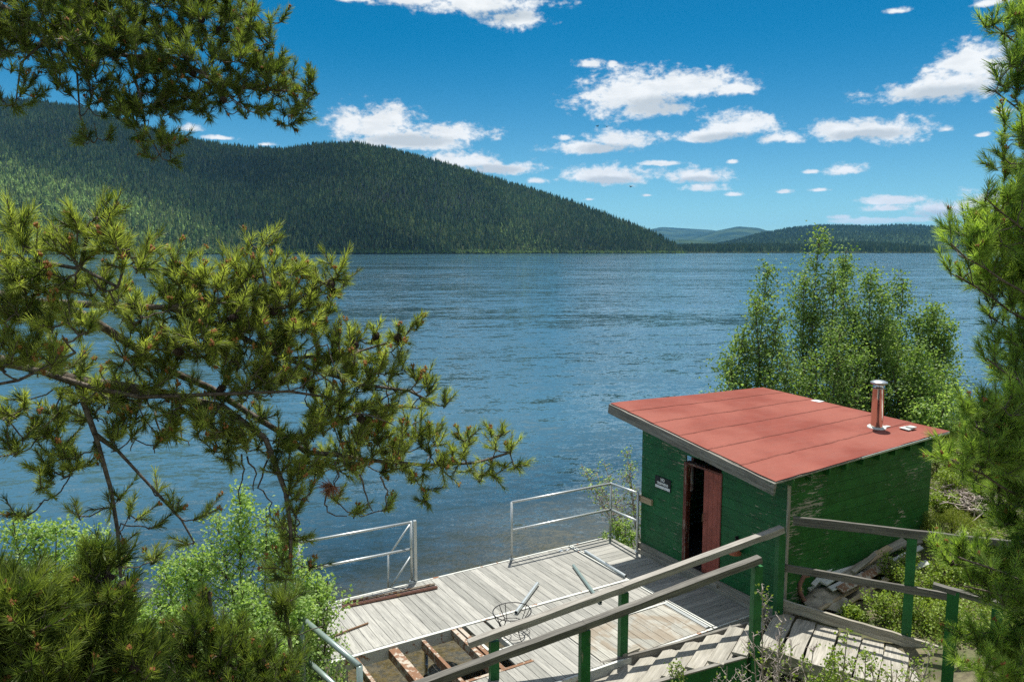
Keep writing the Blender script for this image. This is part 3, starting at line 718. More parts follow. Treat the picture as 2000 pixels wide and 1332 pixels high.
# ------------------------------------------------------------------ deck
DZ = .9
deck = empty('deck', AB(5.5, 9.5, 0), 'weathered grey plank deck in framed panels over the lake with an open hole', 'deck')
def planks_b(mb, a0, a1, b0, b1, w=.148, gap=.007, tA=None):      # planks running along b
    a = a0
    while a < a1-.02:
        ww = min(w, a1-a-.001); d = random.uniform(-.0015, .0015)
        mb.hexa(AB(a, b0+random.uniform(0, .006), DZ-.03+d), V*(ww-gap), U*(b1-b0-random.uniform(.0, .012)), ZU*.03); a += ww
mb = MB(); planks_b(mb, 2.95, 8.0, 9.69, 11.35); mb.build('planks', M['deck'], deck)
mb = MB(); planks_b(mb, 5.27, 8.0, 8.70, 9.60); planks_b(mb, 5.27, 6.05, 7.72, 8.695); planks_b(mb, 2.9, 5.27, 7.72, 8.26); planks_b(mb, 4.93, 5.23, 9.18, 9.60); planks_b(mb, 5.02, 5.27, 8.33, 8.75); mb.build('planks', M['deck'], deck)
mb = MB(); planks_b(mb, 6.06, 7.93, 7.72, 8.64, .142); mb.build('planks', M['deckstain'], deck)
mb = MB(); b = 7.72
while b < 11.3:
    ww = min(.15, 11.35-b); mb.hexa(AB(8.10, b, DZ-.03), V*(.86+random.uniform(-.004, .004)), U*(ww-.006), ZU*.03); b += ww
mb.build('planks', M['deck'], deck)
mb = MB()
mb.hexa(AB(2.95, 11.352, DZ-.14), V*5.08, U*.035, ZU*.145); mb.hexa(AB(8.05, 11.352, DZ-.14), V*.95, U*.03, ZU*.143)
mb.build('edge_beam', M['white_rust'], deck)
mb = MB(); mb.hexa(AB(2.9, 9.615, DZ-.17), V*5.12, U*.058, ZU*.176); mb.build('seam_beam', M['white_rust'], deck)
mb = MB(); mb.hexa(AB(2.9, 7.665, DZ-.15), V*5.1, U*.04, ZU*.153); mb.hexa(AB(8.03, 7.67, DZ-.12), V*.97, U*.035, ZU*.124); mb.build('edge_beam', M['white_rust'], deck)
mb = MB(); mb.hexa(AB(8.008, 7.72, DZ-.1), V*.028, U*3.62, ZU*.108); mb.hexa(AB(8.062, 7.72, DZ-.1), V*.026, U*3.62, ZU*.106); mb.hexa(AB(6.04, 8.648, DZ-.05), V*1.96, U*.04, ZU*.056); mb.build('seam_track', M['white_rust'], deck)
mb = MB(); mb.hexa(AB(7.935, 7.75, DZ-.02), V*.06, U*.9, ZU*.026); mb.hexa(AB(8.955, 7.9, DZ-.02), V*.012, U*2.7, ZU*.03); mb.build('metal_strip', M['galv'], deck)
# open hole frame
mb = MB(); mb.hexa(AB(2.9, 8.27, DZ-.15), V*2.38, U*.05, ZU*.152); mb.build('hole_beam', M['rust'], deck)
for (a, w, dz) in ((3.22, .05, -.02), (3.72, .13, -.03), (4.22, .05, -.03), (4.70, .07, 0), (4.80, .06, .0)):
    mb = MB(); mb.hexa(AB(a, 8.325, DZ-.13+dz), V*w, U*1.285, ZU*.13); mb.build('joist', M['rust'], deck)
mb = MB(); mb.hexa(AB(4.86, 8.76, DZ-.1), V*.4, U*.04, ZU*.09); mb.hexa(AB(4.88, 8.85, DZ-.1), V*.04, U*.33, ZU*.09); mb.hexa(AB(5.22, 8.8, DZ-.1), V*.04, U*.38, ZU*.09); mb.build('joist', M['white_rust'], deck)
for (a, b) in ((3.1, 11.2), (5., 11.2), (7., 11.2), (8.9, 11.2), (3.1, 9.64), (6.5, 9.64), (8.05, 9.64), (3.1, 7.8), (6., 7.8), (7.9, 7.8)):
    mb = MB(); p = AB(a, b); z0 = float(gz(p.x, p.y))-.1; mb.tube([AB(a, b, min(z0, .2)), AB(a, b, DZ-.16)], .035, 10); mb.build('leg', M['galv'], deck)
# dark debris frames and the drum in the water under the hole
p = W(868, 1308, .03)
mb = MB(); mb.lathe(Vector((p.x, p.y, -.25)), [(.26, 0), (.26, .27), (.245, .29), (.24, .27), (.0, .27)], 28)
tag(mb.build('drum', M['concrete'], loc=(p.x, p.y, -.25)), 'round grey drum lying in the shallow water seen through the hole in the deck', 'drum')
for i, (a, b, r) in enumerate([(3.45, 9.4, .16), (3.9, 9.3, .2), (4.4, 9.35, .15), (3.55, 8.9, .22), (4.1, 8.85, .12), (4.5, 8.95, .14), (4.55, 8.5, .18), (3.1, 9.0, .2)]):
    mb = MB(); mb.blob((0, 0, 0), r, i+40, (1.3, 1, .55), .3, 3); q = AB(a, b, -.13)
    o = mb.build('rock', M['rock'], loc=None); o.location = q; ORG[o.name] = q
    tag(o, 'brown rock under the water in the open hole of the deck', 'rock', 'rocks on the lake bed under the deck hole')

# pipe railings
def rail_thing(name, label, posts, rails, mat, r=.022, group='pipe railings of the deck', extra=()):
    e = empty(name, posts[0][0], label, 'railing', group)
    for p0, p1 in posts:
        mb = MB(); mb.tube([p0, p1], r*1.05, 10); mb.lathe(Vector(p0), [(r*1.9, 0), (r*1.9, .02), (r, .025)], 12); mb.build('post', mat, e, smooth=True)
    for p0, p1 in rails:
        mb = MB(); mb.tube([p0, p1], r, 10); mb.build('rail', mat, e, smooth=True)
    for p0, p1 in extra:
        mb = MB(); mb.tube([p0, p1], r*.8, 8); mb.build('brace', mat, e, smooth=True)
    return e
pA, pB, pC_ = AB(6.77, 11.37, DZ), AB(8.985, 11.35, DZ), AB(8.94, 10.5, DZ)
hT, hM = 1.06, .545
rail_thing('pipe_railing', 'galvanised pipe railing round the deck corner next to the green shed', [(pA, pA+ZU*hT), (pB, pB+ZU*(hT+.02)), (pC_, pC_+ZU*(hT+.06))],
           [(pA+ZU*hT, pB+ZU*hT), (pA+ZU*hM, pB+ZU*hM), (pB+ZU*hT, pC_+ZU*(hT+.05)), (pB+ZU*hM, pC_+ZU*(hM+.04))], M['galv'])
g0, g1 = AB(3.0, 11.43, DZ), AB(4.86, 11.43, DZ)
e = rail_thing('pipe_railing', 'galvanised pipe railing on the lake edge left of the gap, ending at a double post', [(g0, g0+ZU*1.05), (g1, g1+ZU*1.05)],
           [(g0+ZU*1.05, g1+ZU*1.03), (g0+ZU*.6, g1+ZU*.57)], M['galv'],
           extra=[(AB(4.86, 11.47, DZ+.98), AB(4.5, 11.55, DZ+.48)), (AB(4.5, 11.55, DZ+.5), AB(4.48, 11.55, DZ-.2)), (AB(4.86, 11.47, DZ+.42), AB(4.5, 11.55, DZ-.1))])
mb = MB(); mb.hexa(AB(4.90, 11.40, DZ-.02), V*.05, U*.05, ZU*1.07); mb.build('channel_post', M['galv'], e)
t0, t1 = W(588, 1205, 1.95), W(702, 1300, 1.93)
l0, l1 = W(596, 1286, 1.40), W(665, 1348, 1.38)
dd = (l1-l0); 
rail_thing('pipe_railing', 'thick green grey pipe railing at the lower left beside the bush and the deck hole', [(Vector((t1.x, t1.y, DZ-.1)), t1), (Vector((t0.x, t0.y, DZ-.1)), t0)], [(t0, t1), (l0, l1)], M['teal'], r=.034)

# loose things on the deck
def pipe_thing(p0, p1, r, mat, label, z=DZ):
    mb = MB(); a = W(*p0, z+r+.004); b = W(*p1, z+r+.004)
    d = (b-a).normalized(); n = 14
    mb.tube([a, b], r, 12, cap=False)
    mb.tube([a+d*.002, b-d*.002], r*.8, 12, cap=False)
    for c, q in ((a, -1), (b, 1)): mb.lathe(c, [(r, 0), (r*.8, 0)], 12, axis=d*q)
    mb.lathe((a+b)/2, [(r*.8, 0), (0.001, 0)], 12, axis=d)
    return tag(mb.build('pipe', mat, smooth=False), label, 'pipe', 'loose pipes lying on the deck')
pipe_thing((1143, 1076), (1222, 1125), .027, M['galv'], 'grey pipe lying along the metal seam nearest to the shed')
pipe_thing((1120, 1104), (1173, 1176), .028, M['teal'], 'thin greenish pipe lying across the planks partly under the handrail')
pipe_thing((1050, 1139), (1008, 1196), .030, M['galv'], 'shiny short pipe resting beside the black wire plant stand')
def channel(p0, p1, w, hgt, label, mt='redrust'):
    a, b = W(*p0, DZ+.01), W(*p1, DZ+.01); d = b-a; s_ = Vector((-d.y, d.x, 0)).normalized()
    mb = MB(); mb.hexa(a, d, s_*w, ZU*.006); mb.hexa(a, d, s_*.006, ZU*hgt); mb.hexa(a+s_*(w-.006), d, s_*.006, ZU*hgt)
    return tag(mb.build('steel_channel', M[mt], loc=None), label, 'steel channel', 'rusty channels on the deck')
channel((669, 1188), (855, 1149), .04, .035, 'front red brown steel channel of the pair on the left deck')
channel((668, 1180), (850, 1142), .04, .02, 'rear rust speckled steel channel of the pair on the left deck', 'rust')
mb = MB(); a, b = W(640, 1246, DZ+.02), W(719, 1216, DZ+.02); mb.tube([a, a.lerp(b, .5)+Vector((0, 0, .004)), b], .014, 7); tag(mb.build('wooden_stick', M['brownwood']), 'thin brown wooden stick on the planks beyond the rusty deck hole', 'stick')
for i, (x, y, r, lb) in enumerate([(1096, 1075, .04, 'larger white scrap lying near the far deck edge'), (1108, 1073, .03, 'smaller crumpled white scrap lying near the far deck edge')]):
    q = W(x, y, DZ+.012); mb = MB(); mb.blob((0, 0, 0), r, i, (1.4, 1, .3), .4, 1); o = mb.build('paper_scrap', M['white'], smooth=False); o.location = q; tag(o, lb, 'paper scrap', 'white scraps on the deck')
q = W(626, 1252, DZ+.04); mb = MB(); mb.hexa(q-V*.2, V*.34, U*.10, ZU*.05, jit=.006); tag(mb.build('wood_block', M['bare']), 'short grey wood block beside the green grey pipe at the deck corner', 'wood block')
q = W(1236, 1277, DZ+.02); mb = MB(); mb.hexa(q-V*.16, V*.32+U*.03, U*.08, ZU*.035, jit=.004); tag(mb.build('wood_block', M['bare']), 'short flat wood block on the deck edge at the foot of the green post', 'wood block')
# wire plant stand
ps = W(1000, 1240, DZ); stand = empty('plant_stand', ps, 'black wire plant stand with curved legs standing on the deck', 'plant stand')
def ring(c, r, wr, tilt=0, n=36):
    mb = MB(); pts = [c+Vector((math.cos(2*math.pi*k/n)*r, math.sin(2*math.pi*k/n)*r, math.sin(2*math.pi*k/n+1)*tilt)) for k in range(n+1)]; mb.tube(pts, wr, 6, cap=False); return mb
TR, TH_ = .275, .36
ring(ps+ZU*TH_, TR, .008, .01).build('top_ring', M['blackwire'], stand)
ring(ps+ZU*.17, .185, .006).build('middle_ring', M['blackwire'], stand)
ring(ps+ZU*.035+Vector((.02, -.04, 0)), .17, .004).build('base_ring', M['blackwire'], stand)
ring(ps+ZU*.03+Vector((.14, .06, 0)), .12, .004).build('base_ring', M['blackwire'], stand)
ring(ps+ZU*.03+Vector((-.12, -.1, 0)), .11, .004).build('base_ring', M['blackwire'], stand)
for k in range(4):
    an = k*math.pi/2+.55; d_ = Vector((math.cos(an), math.sin(an), 0)); s_ = Vector((-d_.y, d_.x, 0))
    mb = MB()
    for o_ in (-.05, .05):
        mb.tube([ps+d_*TR+s_*o_+ZU*TH_, ps+d_*(TR*.86)+s_*o_*.7+ZU*.27, ps+d_*.17+s_*o_*.3+ZU*.17, ps+d_*.19+ZU*.10, ps+d_*.24+ZU*.03, ps+d_*.27+ZU*.01], .006, 5)
    mb.build('leg', M['blackwire'], stand)

# ------------------------------------------------------------------ skewed stair flight and boardwalk with green posts
rdir = Vector((math.sin(math.radians(30.5)), math.cos(math.radians(30.5)), 0))
WD = 1.2
Fa = Vector((1.53, 9.94, 0)); Fb = Vector((3.87, 10.69, 0)); fdir = (Fb-Fa).normalized(); fn = Vector((-fdir.y, fdir.x, 0))
Na, Nb = Fa-rdir*WD, Fb-rdir*WD
def onF(px, py, off=0): return onplane(px, py, Fa+fn*off, fn)
def onN(px, py, off=0): return onplane(px, py, Na+fn*off, fn)
flight = empty('steps', Vector((2.5, 9.8, .8)), 'shallow bleached plank steps with green posts running down along the deck edge', 'steps')
def railbeam(parent, p0, p1, mat, w=.14, h=.045, name='handrail', n=10, wob=.003, tilt=0):
    mb = MB(); mb.beam(p0, p1, w, h, nseg=n, wob=wob, up=ZU+Vector((0, 0, 0))+fn*tilt); return mb.build(name, mat, parent)
def gpost(parent, p, z0, z1, w=.115, yaw=None, mat='greenpost'):
    mb = MB(); d_ = fdir if yaw is None else yaw; s_ = Vector((-d_.y, d_.x, 0)); c = Vector((p.x, p.y, z0))
    mb.hexa(c-d_*w/2-s_*.045, d_*w, s_*.09, ZU*(z1-z0), jit=.002); return mb.build('post', M[mat], parent)
# far (F) rail
F0 = onF(915, 1257, -.03); F1 = onF(1216, 1148, -.03); F2 = onF(1528, 1033, -.03)
railbeam(flight, F0, F1, M['rail'], .11, .085); railbeam(flight, F1+fdir*.001+ZU*.004, F2, M['rail'], .11, .085)
for px, py0, py1 in ((965, 1345, 1250), (1216, 1280, 1156), (1519, 1192, 1040)):
    p0 = onF(px, py0); p1 = onF(px, py1); gpost(flight, p0, min(p0.z, 1.25)-(.3 if px < 1500 else .5), p1.z)
# near (N) rail
N0 = onN(800, 1345, -.03); N1 = onN(1142, 1221, -.03); N2 = onN(1484, 1091, -.03)
railbeam(flight, N0, N1, M['raildark'], .11, .085); railbeam(flight, N1+ZU*.004, N2, M['raildark'], .11, .085)
for px, py1 in ((1142, 1229), (1479, 1104)):
    p1 = onN(px, py1); gpost(flight, p1, .2, p1.z, .125)
# treads
ends = [(1490, 1205), (1429, 1228), (1375, 1246), (1324, 1261), (1272, 1277), (1227, 1291), (1180, 1303), (1135, 1315)]
Pt = [onF(x, y, -.07) for x, y in ends]
print('tread z', [round(p.z, 2) for p in Pt], [round((Pt[i]-Pt[0]).dot(fdir), 2) for i in range(len(Pt))])
s_list = [(p-Fa).dot(fdir) for p in Pt]
k0 = 0
for i in range(0, 13):
    s_ = 2.42-i*.345; zt_ = 1.19-i*.052
    if i >= 1:
        for (ds, w, dz, mt) in ((0, .20, 0, 'tread'), (-.178, .13, -.075, 'tread')):
            c = Fa+fdir*(s_+ds)-fn*.09; perp = Vector((rdir.y, -rdir.x, 0))
            mb = MB(); o_ = c+perp*(-w/2)+ZU*(zt_+dz-.04)+rdir*random.uniform(-.02, .02); mb.hexa(o_, perp*w, -rdir*(WD-.13+random.uniform(-.02, .03)), ZU*.04, jit=.004)
            mb.build('tread', M[mt], flight)
mb = MB(); q0, q1 = onN(1040, 1400, -.05), onN(1458, 1283, -.05); mb.beam(q0-ZU*.17, q1-ZU*.17, .045, .34, nseg=6, wob=.002); mb.build('stringer', M['greenpost'], flight)
mb = MB(); mb.beam(q0+ZU*.01, q1+ZU*.01, .06, .02, nseg=6, wob=.002); mb.build('stringer_cap', M['rail'], flight)
mb = MB(); q0, q1 = Fa-fdir*2.3-fn*.055+ZU*.60, Fb-fn*.055+ZU*1.02; mb.beam(q0, q1, .04, .26, nseg=6, wob=.003); mb.build('stringer', M['beamwood'], flight)

# boardwalk
wk = Vector((math.sin(math.radians(120.5)), math.cos(math.radians(120.5)), 0)); wn = rdir
K0 = Vector((3.97, 10.75, 0)); KN = K0-rdir*WD
def onK(px, py, off=0): return onplane(px, py, K0+wn*off, wn)
def onKN(px, py, off=0): return onplane(px, py, KN+wn*off, wn)
walk = empty('boardwalk', Vector((5, 9.5, 1.1)), 'level boardwalk of wide bleached planks with green posts leading right from the shed corner', 'boardwalk')
h0, h1 = onK(1550, 1016), onK(1905, 1057)
railbeam(walk, h0, h1+(h1-h0)*.6, M['raildark'], .05, .12, n=14, wob=.004)
m0, m1 = onK(1531, 1108, -.01), onK(1850, 1164, -.01); railbeam(walk, m0, m1, M['raildark'], .045, .10, 'middle_rail', n=10)
c0, c1 = onK(1529, 1180, -.03), onK(1845, 1275, -.03); cd = (c1-c0)
mb = MB(); mb.beam(c0, c1+cd*.9, .05, .15, nseg=22, wob=.007); mb.build('kerb_board', M['bare'], walk)
pp = onK(1770, 1232); pt_ = onK(1775, 1043); gpost(walk, pp+wn*.03, 1.0, pt_.z, .12, wk)
q_ = onK(1955, 1100); gpost(walk, q_+wn*.03, 1.0, q_.z+.1, .12, wk)
pt_ = onKN(1862, 1152); gpost(walk, pt_, .5, pt_.z, .125, wk)
n0_, n1_ = onKN(1822, 1143), onKN(1905, 1166); railbeam(walk, n0_, n1_+(n1_-n0_)*2, M['raildark'], .09, .06, n=8)
c0n, c1n = onKN(1459, 1258), onKN(1612, 1315); mb = MB(); mb.beam(c0n, c1n+(c1n-c0n)*2.5, .05, .13, nseg=14, wob=.006); mb.build('kerb_board', M['bare'], walk)
x = .02; i = 0; zc0 = c0.z-.105
print('walk z', c0.z, c1.z, c0n.z, c1n.z)
slope = (c1.z-c0.z)/((c1-c0).length)
while x < 5.6:
    w = random.uniform(.26, .285); z_ = zc0+slope*x*.8+random.uniform(-.006, .006)
    o_ = K0+wk*(x-.10)+ZU*(z_-.045)-wn*.05
    mb = MB(); n = 5; mb.beam(o_+wk*w/2, o_+wk*w/2-wn*(WD-.04+random.uniform(-.04, .02)), w, .045, nseg=6, wob=.003); mb.build('tread', M['tread'], walk)
    x += w+random.uniform(.018, .035)
mb = MB(); mb.beam(K0-wn*.12+ZU*.9, K0-wn*.12+wk*5.5+ZU*.85, .05, .18); mb.beam(KN+wn*.1+ZU*.9, KN+wn*.1+wk*5.5+ZU*.85, .05, .18); mb.build('bearer', M['bare'], walk)

# ------------------------------------------------------------------ vegetation engine
def rand_dirs(n):
    v = RNG.normal(size=(n, 3)); return v/np.linalg.norm(v, axis=1, keepdims=True)
def nrm(v): return v/np.maximum(np.linalg.norm(v, axis=-1, keepdims=True), 1e-9)
def segs_mesh(p0, p1, r0, r1, sides=4):
    """vectorised tapered tubes -> verts, quads"""
    d = nrm(p1-p0); ref = np.where(np.abs(d[:, 2:3]) < .9, np.array([[0, 0, 1.]]), np.array([[1., 0, 0]]))
    x = nrm(np.cross(ref, d)); y = np.cross(d, x); vs = []
    for (p, r) in ((p0, r0), (p1, r1)):
        for k in range(sides):
            a = 2*math.pi*k/sides; vs.append(p+(x*math.cos(a)+y*math.sin(a))*r[:, None])
    Vv = np.stack(vs, 1).reshape(-1, 3); n = len(p0); base = (np.arange(n)*2*sides)[:, None, None]
    f = np.array([[k, (k+1) % sides, sides+(k+1) % sides, sides+k] for k in range(sides)])
    return Vv, (f[None]+base).reshape(-1, 4)
def needles(P, Dv, L, nl, K, w, tint):
    """shoots: base P, direction Dv, length L, needle length nl, K needles each, one thin triangle per needle"""
    n = len(P); t_ = RNG.random((n, K))**.85; ph = RNG.uniform(0, 6.283, (n, K))
    x = nrm(np.cross(Dv, rand_dirs(n))); y = np.cross(Dv, x)
    tilt = np.radians(RNG.uniform(38, 72, (n, K)))*(1-.55*t_)
    rad = x[:, None]*np.cos(ph)[..., None]+y[:, None]*np.sin(ph)[..., None]
    nd = Dv[:, None]*np.cos(tilt)[..., None]+rad*np.sin(tilt)[..., None]
    b = P[:, None]+Dv[:, None]*(t_*L[:, None])[..., None]+rad*.002
    ln = nl[:, None]*RNG.uniform(.75, 1.15, (n, K)); tip = b+nd*ln[..., None]
    sd_ = nrm(np.cross(nd, RNG.normal(size=(n, K, 3))))*(w/2)
    vs = np.stack([b-sd_, b+sd_, tip+sd_*.25, tip-sd_*.25], 2).reshape(-1, 3)
    f = np.arange(n*K*4).reshape(-1, 4)
    tt = np.repeat(np.clip(tint[:, None]+RNG.normal(0, .12, (n, K)), 0, 1).ravel(), 4)
    return vs, f, tt
def grow(limbs, targets, droop=.08, mids=2, step=None):
    """connect every target to the nearest skeleton node; returns nodes, parent index, target node ids"""
    N, Pa, R = [], [], []
    for li_, (pts, r0, r1) in enumerate(limbs):
        pts = [Vector(p) for p in pts]; prev = -1
        if li_: r0, r1 = r0*.62, r1*.8
        if N:                                     # root the limb on the nearest node already there
            dd_ = [(Vector(q)-pts[0]).length for q in N]; prev = int(np.argmin(dd_))
        first = True; tot = sum((pts[i+1]-pts[i]).length for i in range(len(pts)-1)); acc = 0
        for i in range(len(pts)-1):
            Ls = (pts[i+1]-pts[i]).length; m_ = max(1, int(Ls/.14))
            for j in range(m_ if i < len(pts)-2 else m_+1):
                f_ = j/m_; q = pts[i].lerp(pts[i+1], f_)
                if 0 < i+j: q = q+Vector([random.uniform(-.012, .012) for _ in range(3)])
                N.append(tuple(q)); Pa.append(prev); R.append(r0+(r1-r0)*min(1, (acc+Ls*f_)/tot)); prev = len(N)-1
            acc += Ls
    nb = len(N); T = np.asarray(targets); arr = np.zeros((nb+len(T)*(mids+1), 3)); arr[:nb] = N; cnt = nb
    d0 = np.min(np.linalg.norm(T[:, None]-arr[None, :nb], axis=2), axis=1) if len(T) < 6000 else None
    ids = np.zeros(len(T), int)
    for ti in np.argsort(d0):
        q = T[ti]; dd_ = np.linalg.norm(arr[:cnt]-q, axis=1); j = int(np.argmin(dd_)); L_ = dd_[j]; prev = j; p0 = arr[j]
        for k in range(mids):
            f_ = (k+1)/(mids+1); w_ = p0+(q-p0)*f_+RNG.normal(0, .05*L_, 3)-np.array([0, 0, droop*L_*math.sin(f_*math.pi)])
            arr[cnt] = w_; Pa.append(prev); R.append(0); prev = cnt; cnt += 1
        arr[cnt] = q; Pa.append(prev); R.append(0); ids[ti] = cnt; cnt += 1
    return arr[:cnt], np.array(Pa), np.array(R), ids
def radii(Pa, R, rt=.0022, cap=.03):
    n = len(Pa); c = np.ones(n)
    for i in range(n-1, -1, -1):
        if Pa[i] >= 0: c[Pa[i]] += c[i]*.4
    r = np.minimum(rt*c**.42, cap); return np.where(R > 0, R, r)
def tufts(n, c, r):
    v = rand_dirs(n)*(RNG.random((n, 1))**.45); return np.asarray(c)+v*r
def make_pine(name, label, base, limbs, blobs, mat, shoot=(.06, .11), nlen=.05, K=70, w=.0022, dens=11., updir=.55, droop=.08, buds=.35, cones=.08, bare=.12, depth=1.3, twig_r=.0022, group=None, tintmid=.5, sh2=2):
    e = empty(name, base, label, 'pine tree', group); T = []; 
    for (px, py, r, Yd) in blobs:
        c = WY(px, py, Yd); rr = r/1510*Yd; n = max(2, int((r/dens)**2*random.uniform(.85, 1.1)))
        v = rand_dirs(n)*(RNG.random((n, 1))**.4)*rr; v[:, 1] *= depth; T.append(np.array(c)+v)
    T = np.concatenate(T)
    arr, Pa, R, ids = grow(limbs, T, droop); r_ = radii(Pa, R, twig_r)
    child = np.arange(len(arr)); ok = Pa >= 0
    p0 = arr[Pa[ok]]; p1 = arr[ok]; ra_ = r_[Pa[ok]]; rb_ = r_[ok]; ra_ = np.where(R[ok] > 0, ra_, np.minimum(ra_, rb_*1.5))
    big = ra_ > .012
    v1, f1 = segs_mesh(p0[big], p1[big], ra_[big], rb_[big], 9); v2, f2 = segs_mesh(p0[~big], p1[~big], ra_[~big], rb_[~big], 4)
    np_mesh('limbs', np.concatenate([v1, v2]), np.concatenate([f1, f2+len(v1)]), M['bark'], e, smooth=True)
    # shoots
    keep = RNG.random(len(T)) > bare; S = T[keep]; pr = arr[Pa[ids[keep]]]; dv = nrm(S-pr)
    cen = T.mean(0); out = nrm(S-np.array(base)-np.array([0, 0, 2.0]))
    PP, DD, LL, TT = [], [], [], []
    for s in range(sh2):
        d_ = nrm(dv*.7+np.array([0, 0, updir])+rand_dirs(len(S))*(.35 if s == 0 else .85)+out*.15)
        PP.append(S-d_*.01*s); DD.append(d_); LL.append(RNG.uniform(shoot[0], shoot[1], len(S))*(1 if s == 0 else .75)); TT.append(np.clip(RNG.normal(tintmid, .27, len(S)), 0, 1))
    PP, DD, LL, TT = map(np.concatenate, (PP, DD, LL, TT))
    v, f, tt = needles(PP, DD, LL, np.full(len(PP), nlen), K, w, TT)
    np_mesh('needles', v, f, M[mat], e, attrs={'tint': tt})
    v, f = segs_mesh(PP, PP+DD*LL[:, None], np.full(len(PP), .003), np.full(len(PP), .002), 4)
    np_mesh('shoots', v, f, M['bark'], e)
    # orange pollen cone clusters at shoot tips
    sel = RNG.random(len(PP)) < buds; tips = (PP+DD*LL[:, None])[sel]; td = DD[sel]; B = []
    tm = np.array([(1, 0, 0), (-1, 0, 0), (0, 1, 0), (0, -1, 0), (0, 0, 1.3), (0, 0, -1.3)])
    tf = np.array([(0, 2, 4), (2, 1, 4), (1, 3, 4), (3, 0, 4), (2, 0, 5), (1, 2, 5), (3, 1, 5), (0, 3, 5)])
    for k in range(5): B.append(tips+td*.006+rand_dirs(len(tips))*.0095)
    if len(tips):
        B = np.concatenate(B); rr = RNG.uniform(.0045, .0075, len(B)); vs = (B[:, None]+tm[None]*rr[:, None, None]).reshape(-1, 3)
        fs = (tf[None]+(np.arange(len(B))*6)[:, None, None]).reshape(-1, 3)
        o = np_mesh('pollen_cones', vs, fs, M['bud'], e); o['kind'] = 'stuff'
    sel = np.where(RNG.random(len(S)) < cones)[0][:22]
    for i in sel:
        q = pr[i]+(S[i]-pr[i])*.5+rand_dirs(1)[0]*.012; ax = nrm(RNG.normal(size=3)+np.array([0, 0, -.8])); mb = MB()
        pf = [(.001, -.022)]; 
        for k in range(6): pf += [(.017*math.sin((k+.6)/6.6*math.pi)+.004, -.02+k*.0068), (.012*math.sin((k+.6)/6.6*math.pi)+.003, -.016+k*.0068)]
        mb.lathe(q, pf+[(.001, .024)], 9, axis=Vector(ax)); mb.build('pine_cone', M['cone'], e)
    return e
def LY(seq, Yd=None): return [WY(*p) for p in seq]

# pine whose upper boughs cross the top left
tA = Vector((-4.6, 4.7, 0)); tA.z = float(gz(tA.x, tA.y))
limA = [([tA, tA+Vector((.15, .1, 4)), tA+Vector((.1, 0, 8)), tA+Vector((.3, .1, 10.5))], .17, .04),
        ([tA+Vector((.12, .05, 7.3))]+LY([(-60,-20,4.6),(100,70,4.6),(250,112,4.6),(340,112,4.65),(450,170,4.7),(560,180,4.7),(620,185,4.75)]), .05, .006),
        ([tA+Vector((.12, .05, 7.8))]+LY([(-80,-150,4.9),(120,-60,4.8),(330,-40,4.8),(470,30,4.8),(530,90,4.8)]), .045, .006),
        (LY([(250,112,4.6),(270,180,4.5),(285,250,4.45),(315,300,4.4)]), .014, .006),
        (LY([(100,70,4.6),(150,150,4.5),(155,230,4.45),(180,280,4.4)]), .013, .005),
        (LY([(100,70,4.6),(40,120,4.5),(30,190,4.4)]), .012, .005),
        (LY([(340,112,4.65),(400,150,4.6),(470,205,4.55)]), .012, .005)]
blA = [(60,30,85,4.6),(180,30,90,4.7),(300,50,90,4.8),(400,30,80,4.8),(470,60,55,4.8),(505,105,50,4.8),(525,150,50,4.7),(575,185,42,4.7),(610,178,24,4.7),(480,160,70,4.7),
       (390,140,75,4.6),(290,140,80,4.6),(190,110,80,4.5),(100,90,60,4.5),(210,180,50,4.5),(290,210,45,4.5),(260,240,35,4.4),(305,275,25,4.4),(330,300,26,4.4),(290,295,18,4.4),
       (560,225,26,4.7),(600,215,20,4.7),(510,228,18,4.6),(460,208,30,4.6),(385,210,24,4.6),(340,190,40,4.6),(20,190,25,4.4),(75,190,22,4.4),(45,165,16,4.4),(190,262,22,4.4),(160,275,12,4.4),
       (120,185,24,4.4),(350,270,16,4.4),(20,60,60,4.5),(340,-60,90,4.8),(150,-70,120,4.8),(-60,60,90,4.6),(540,45,20,4.8),(450,15,45,4.8)]
make_pine('pine_tree', 'tall pine whose dark boughs hang across the sky at the upper left', tA, limA, blA, 'needle_d', dens=11.2, K=56, nlen=.044, updir=.25, droop=.18, buds=.12, cones=.06, tintmid=.5, w=.0034, sh2=3, bare=.12)

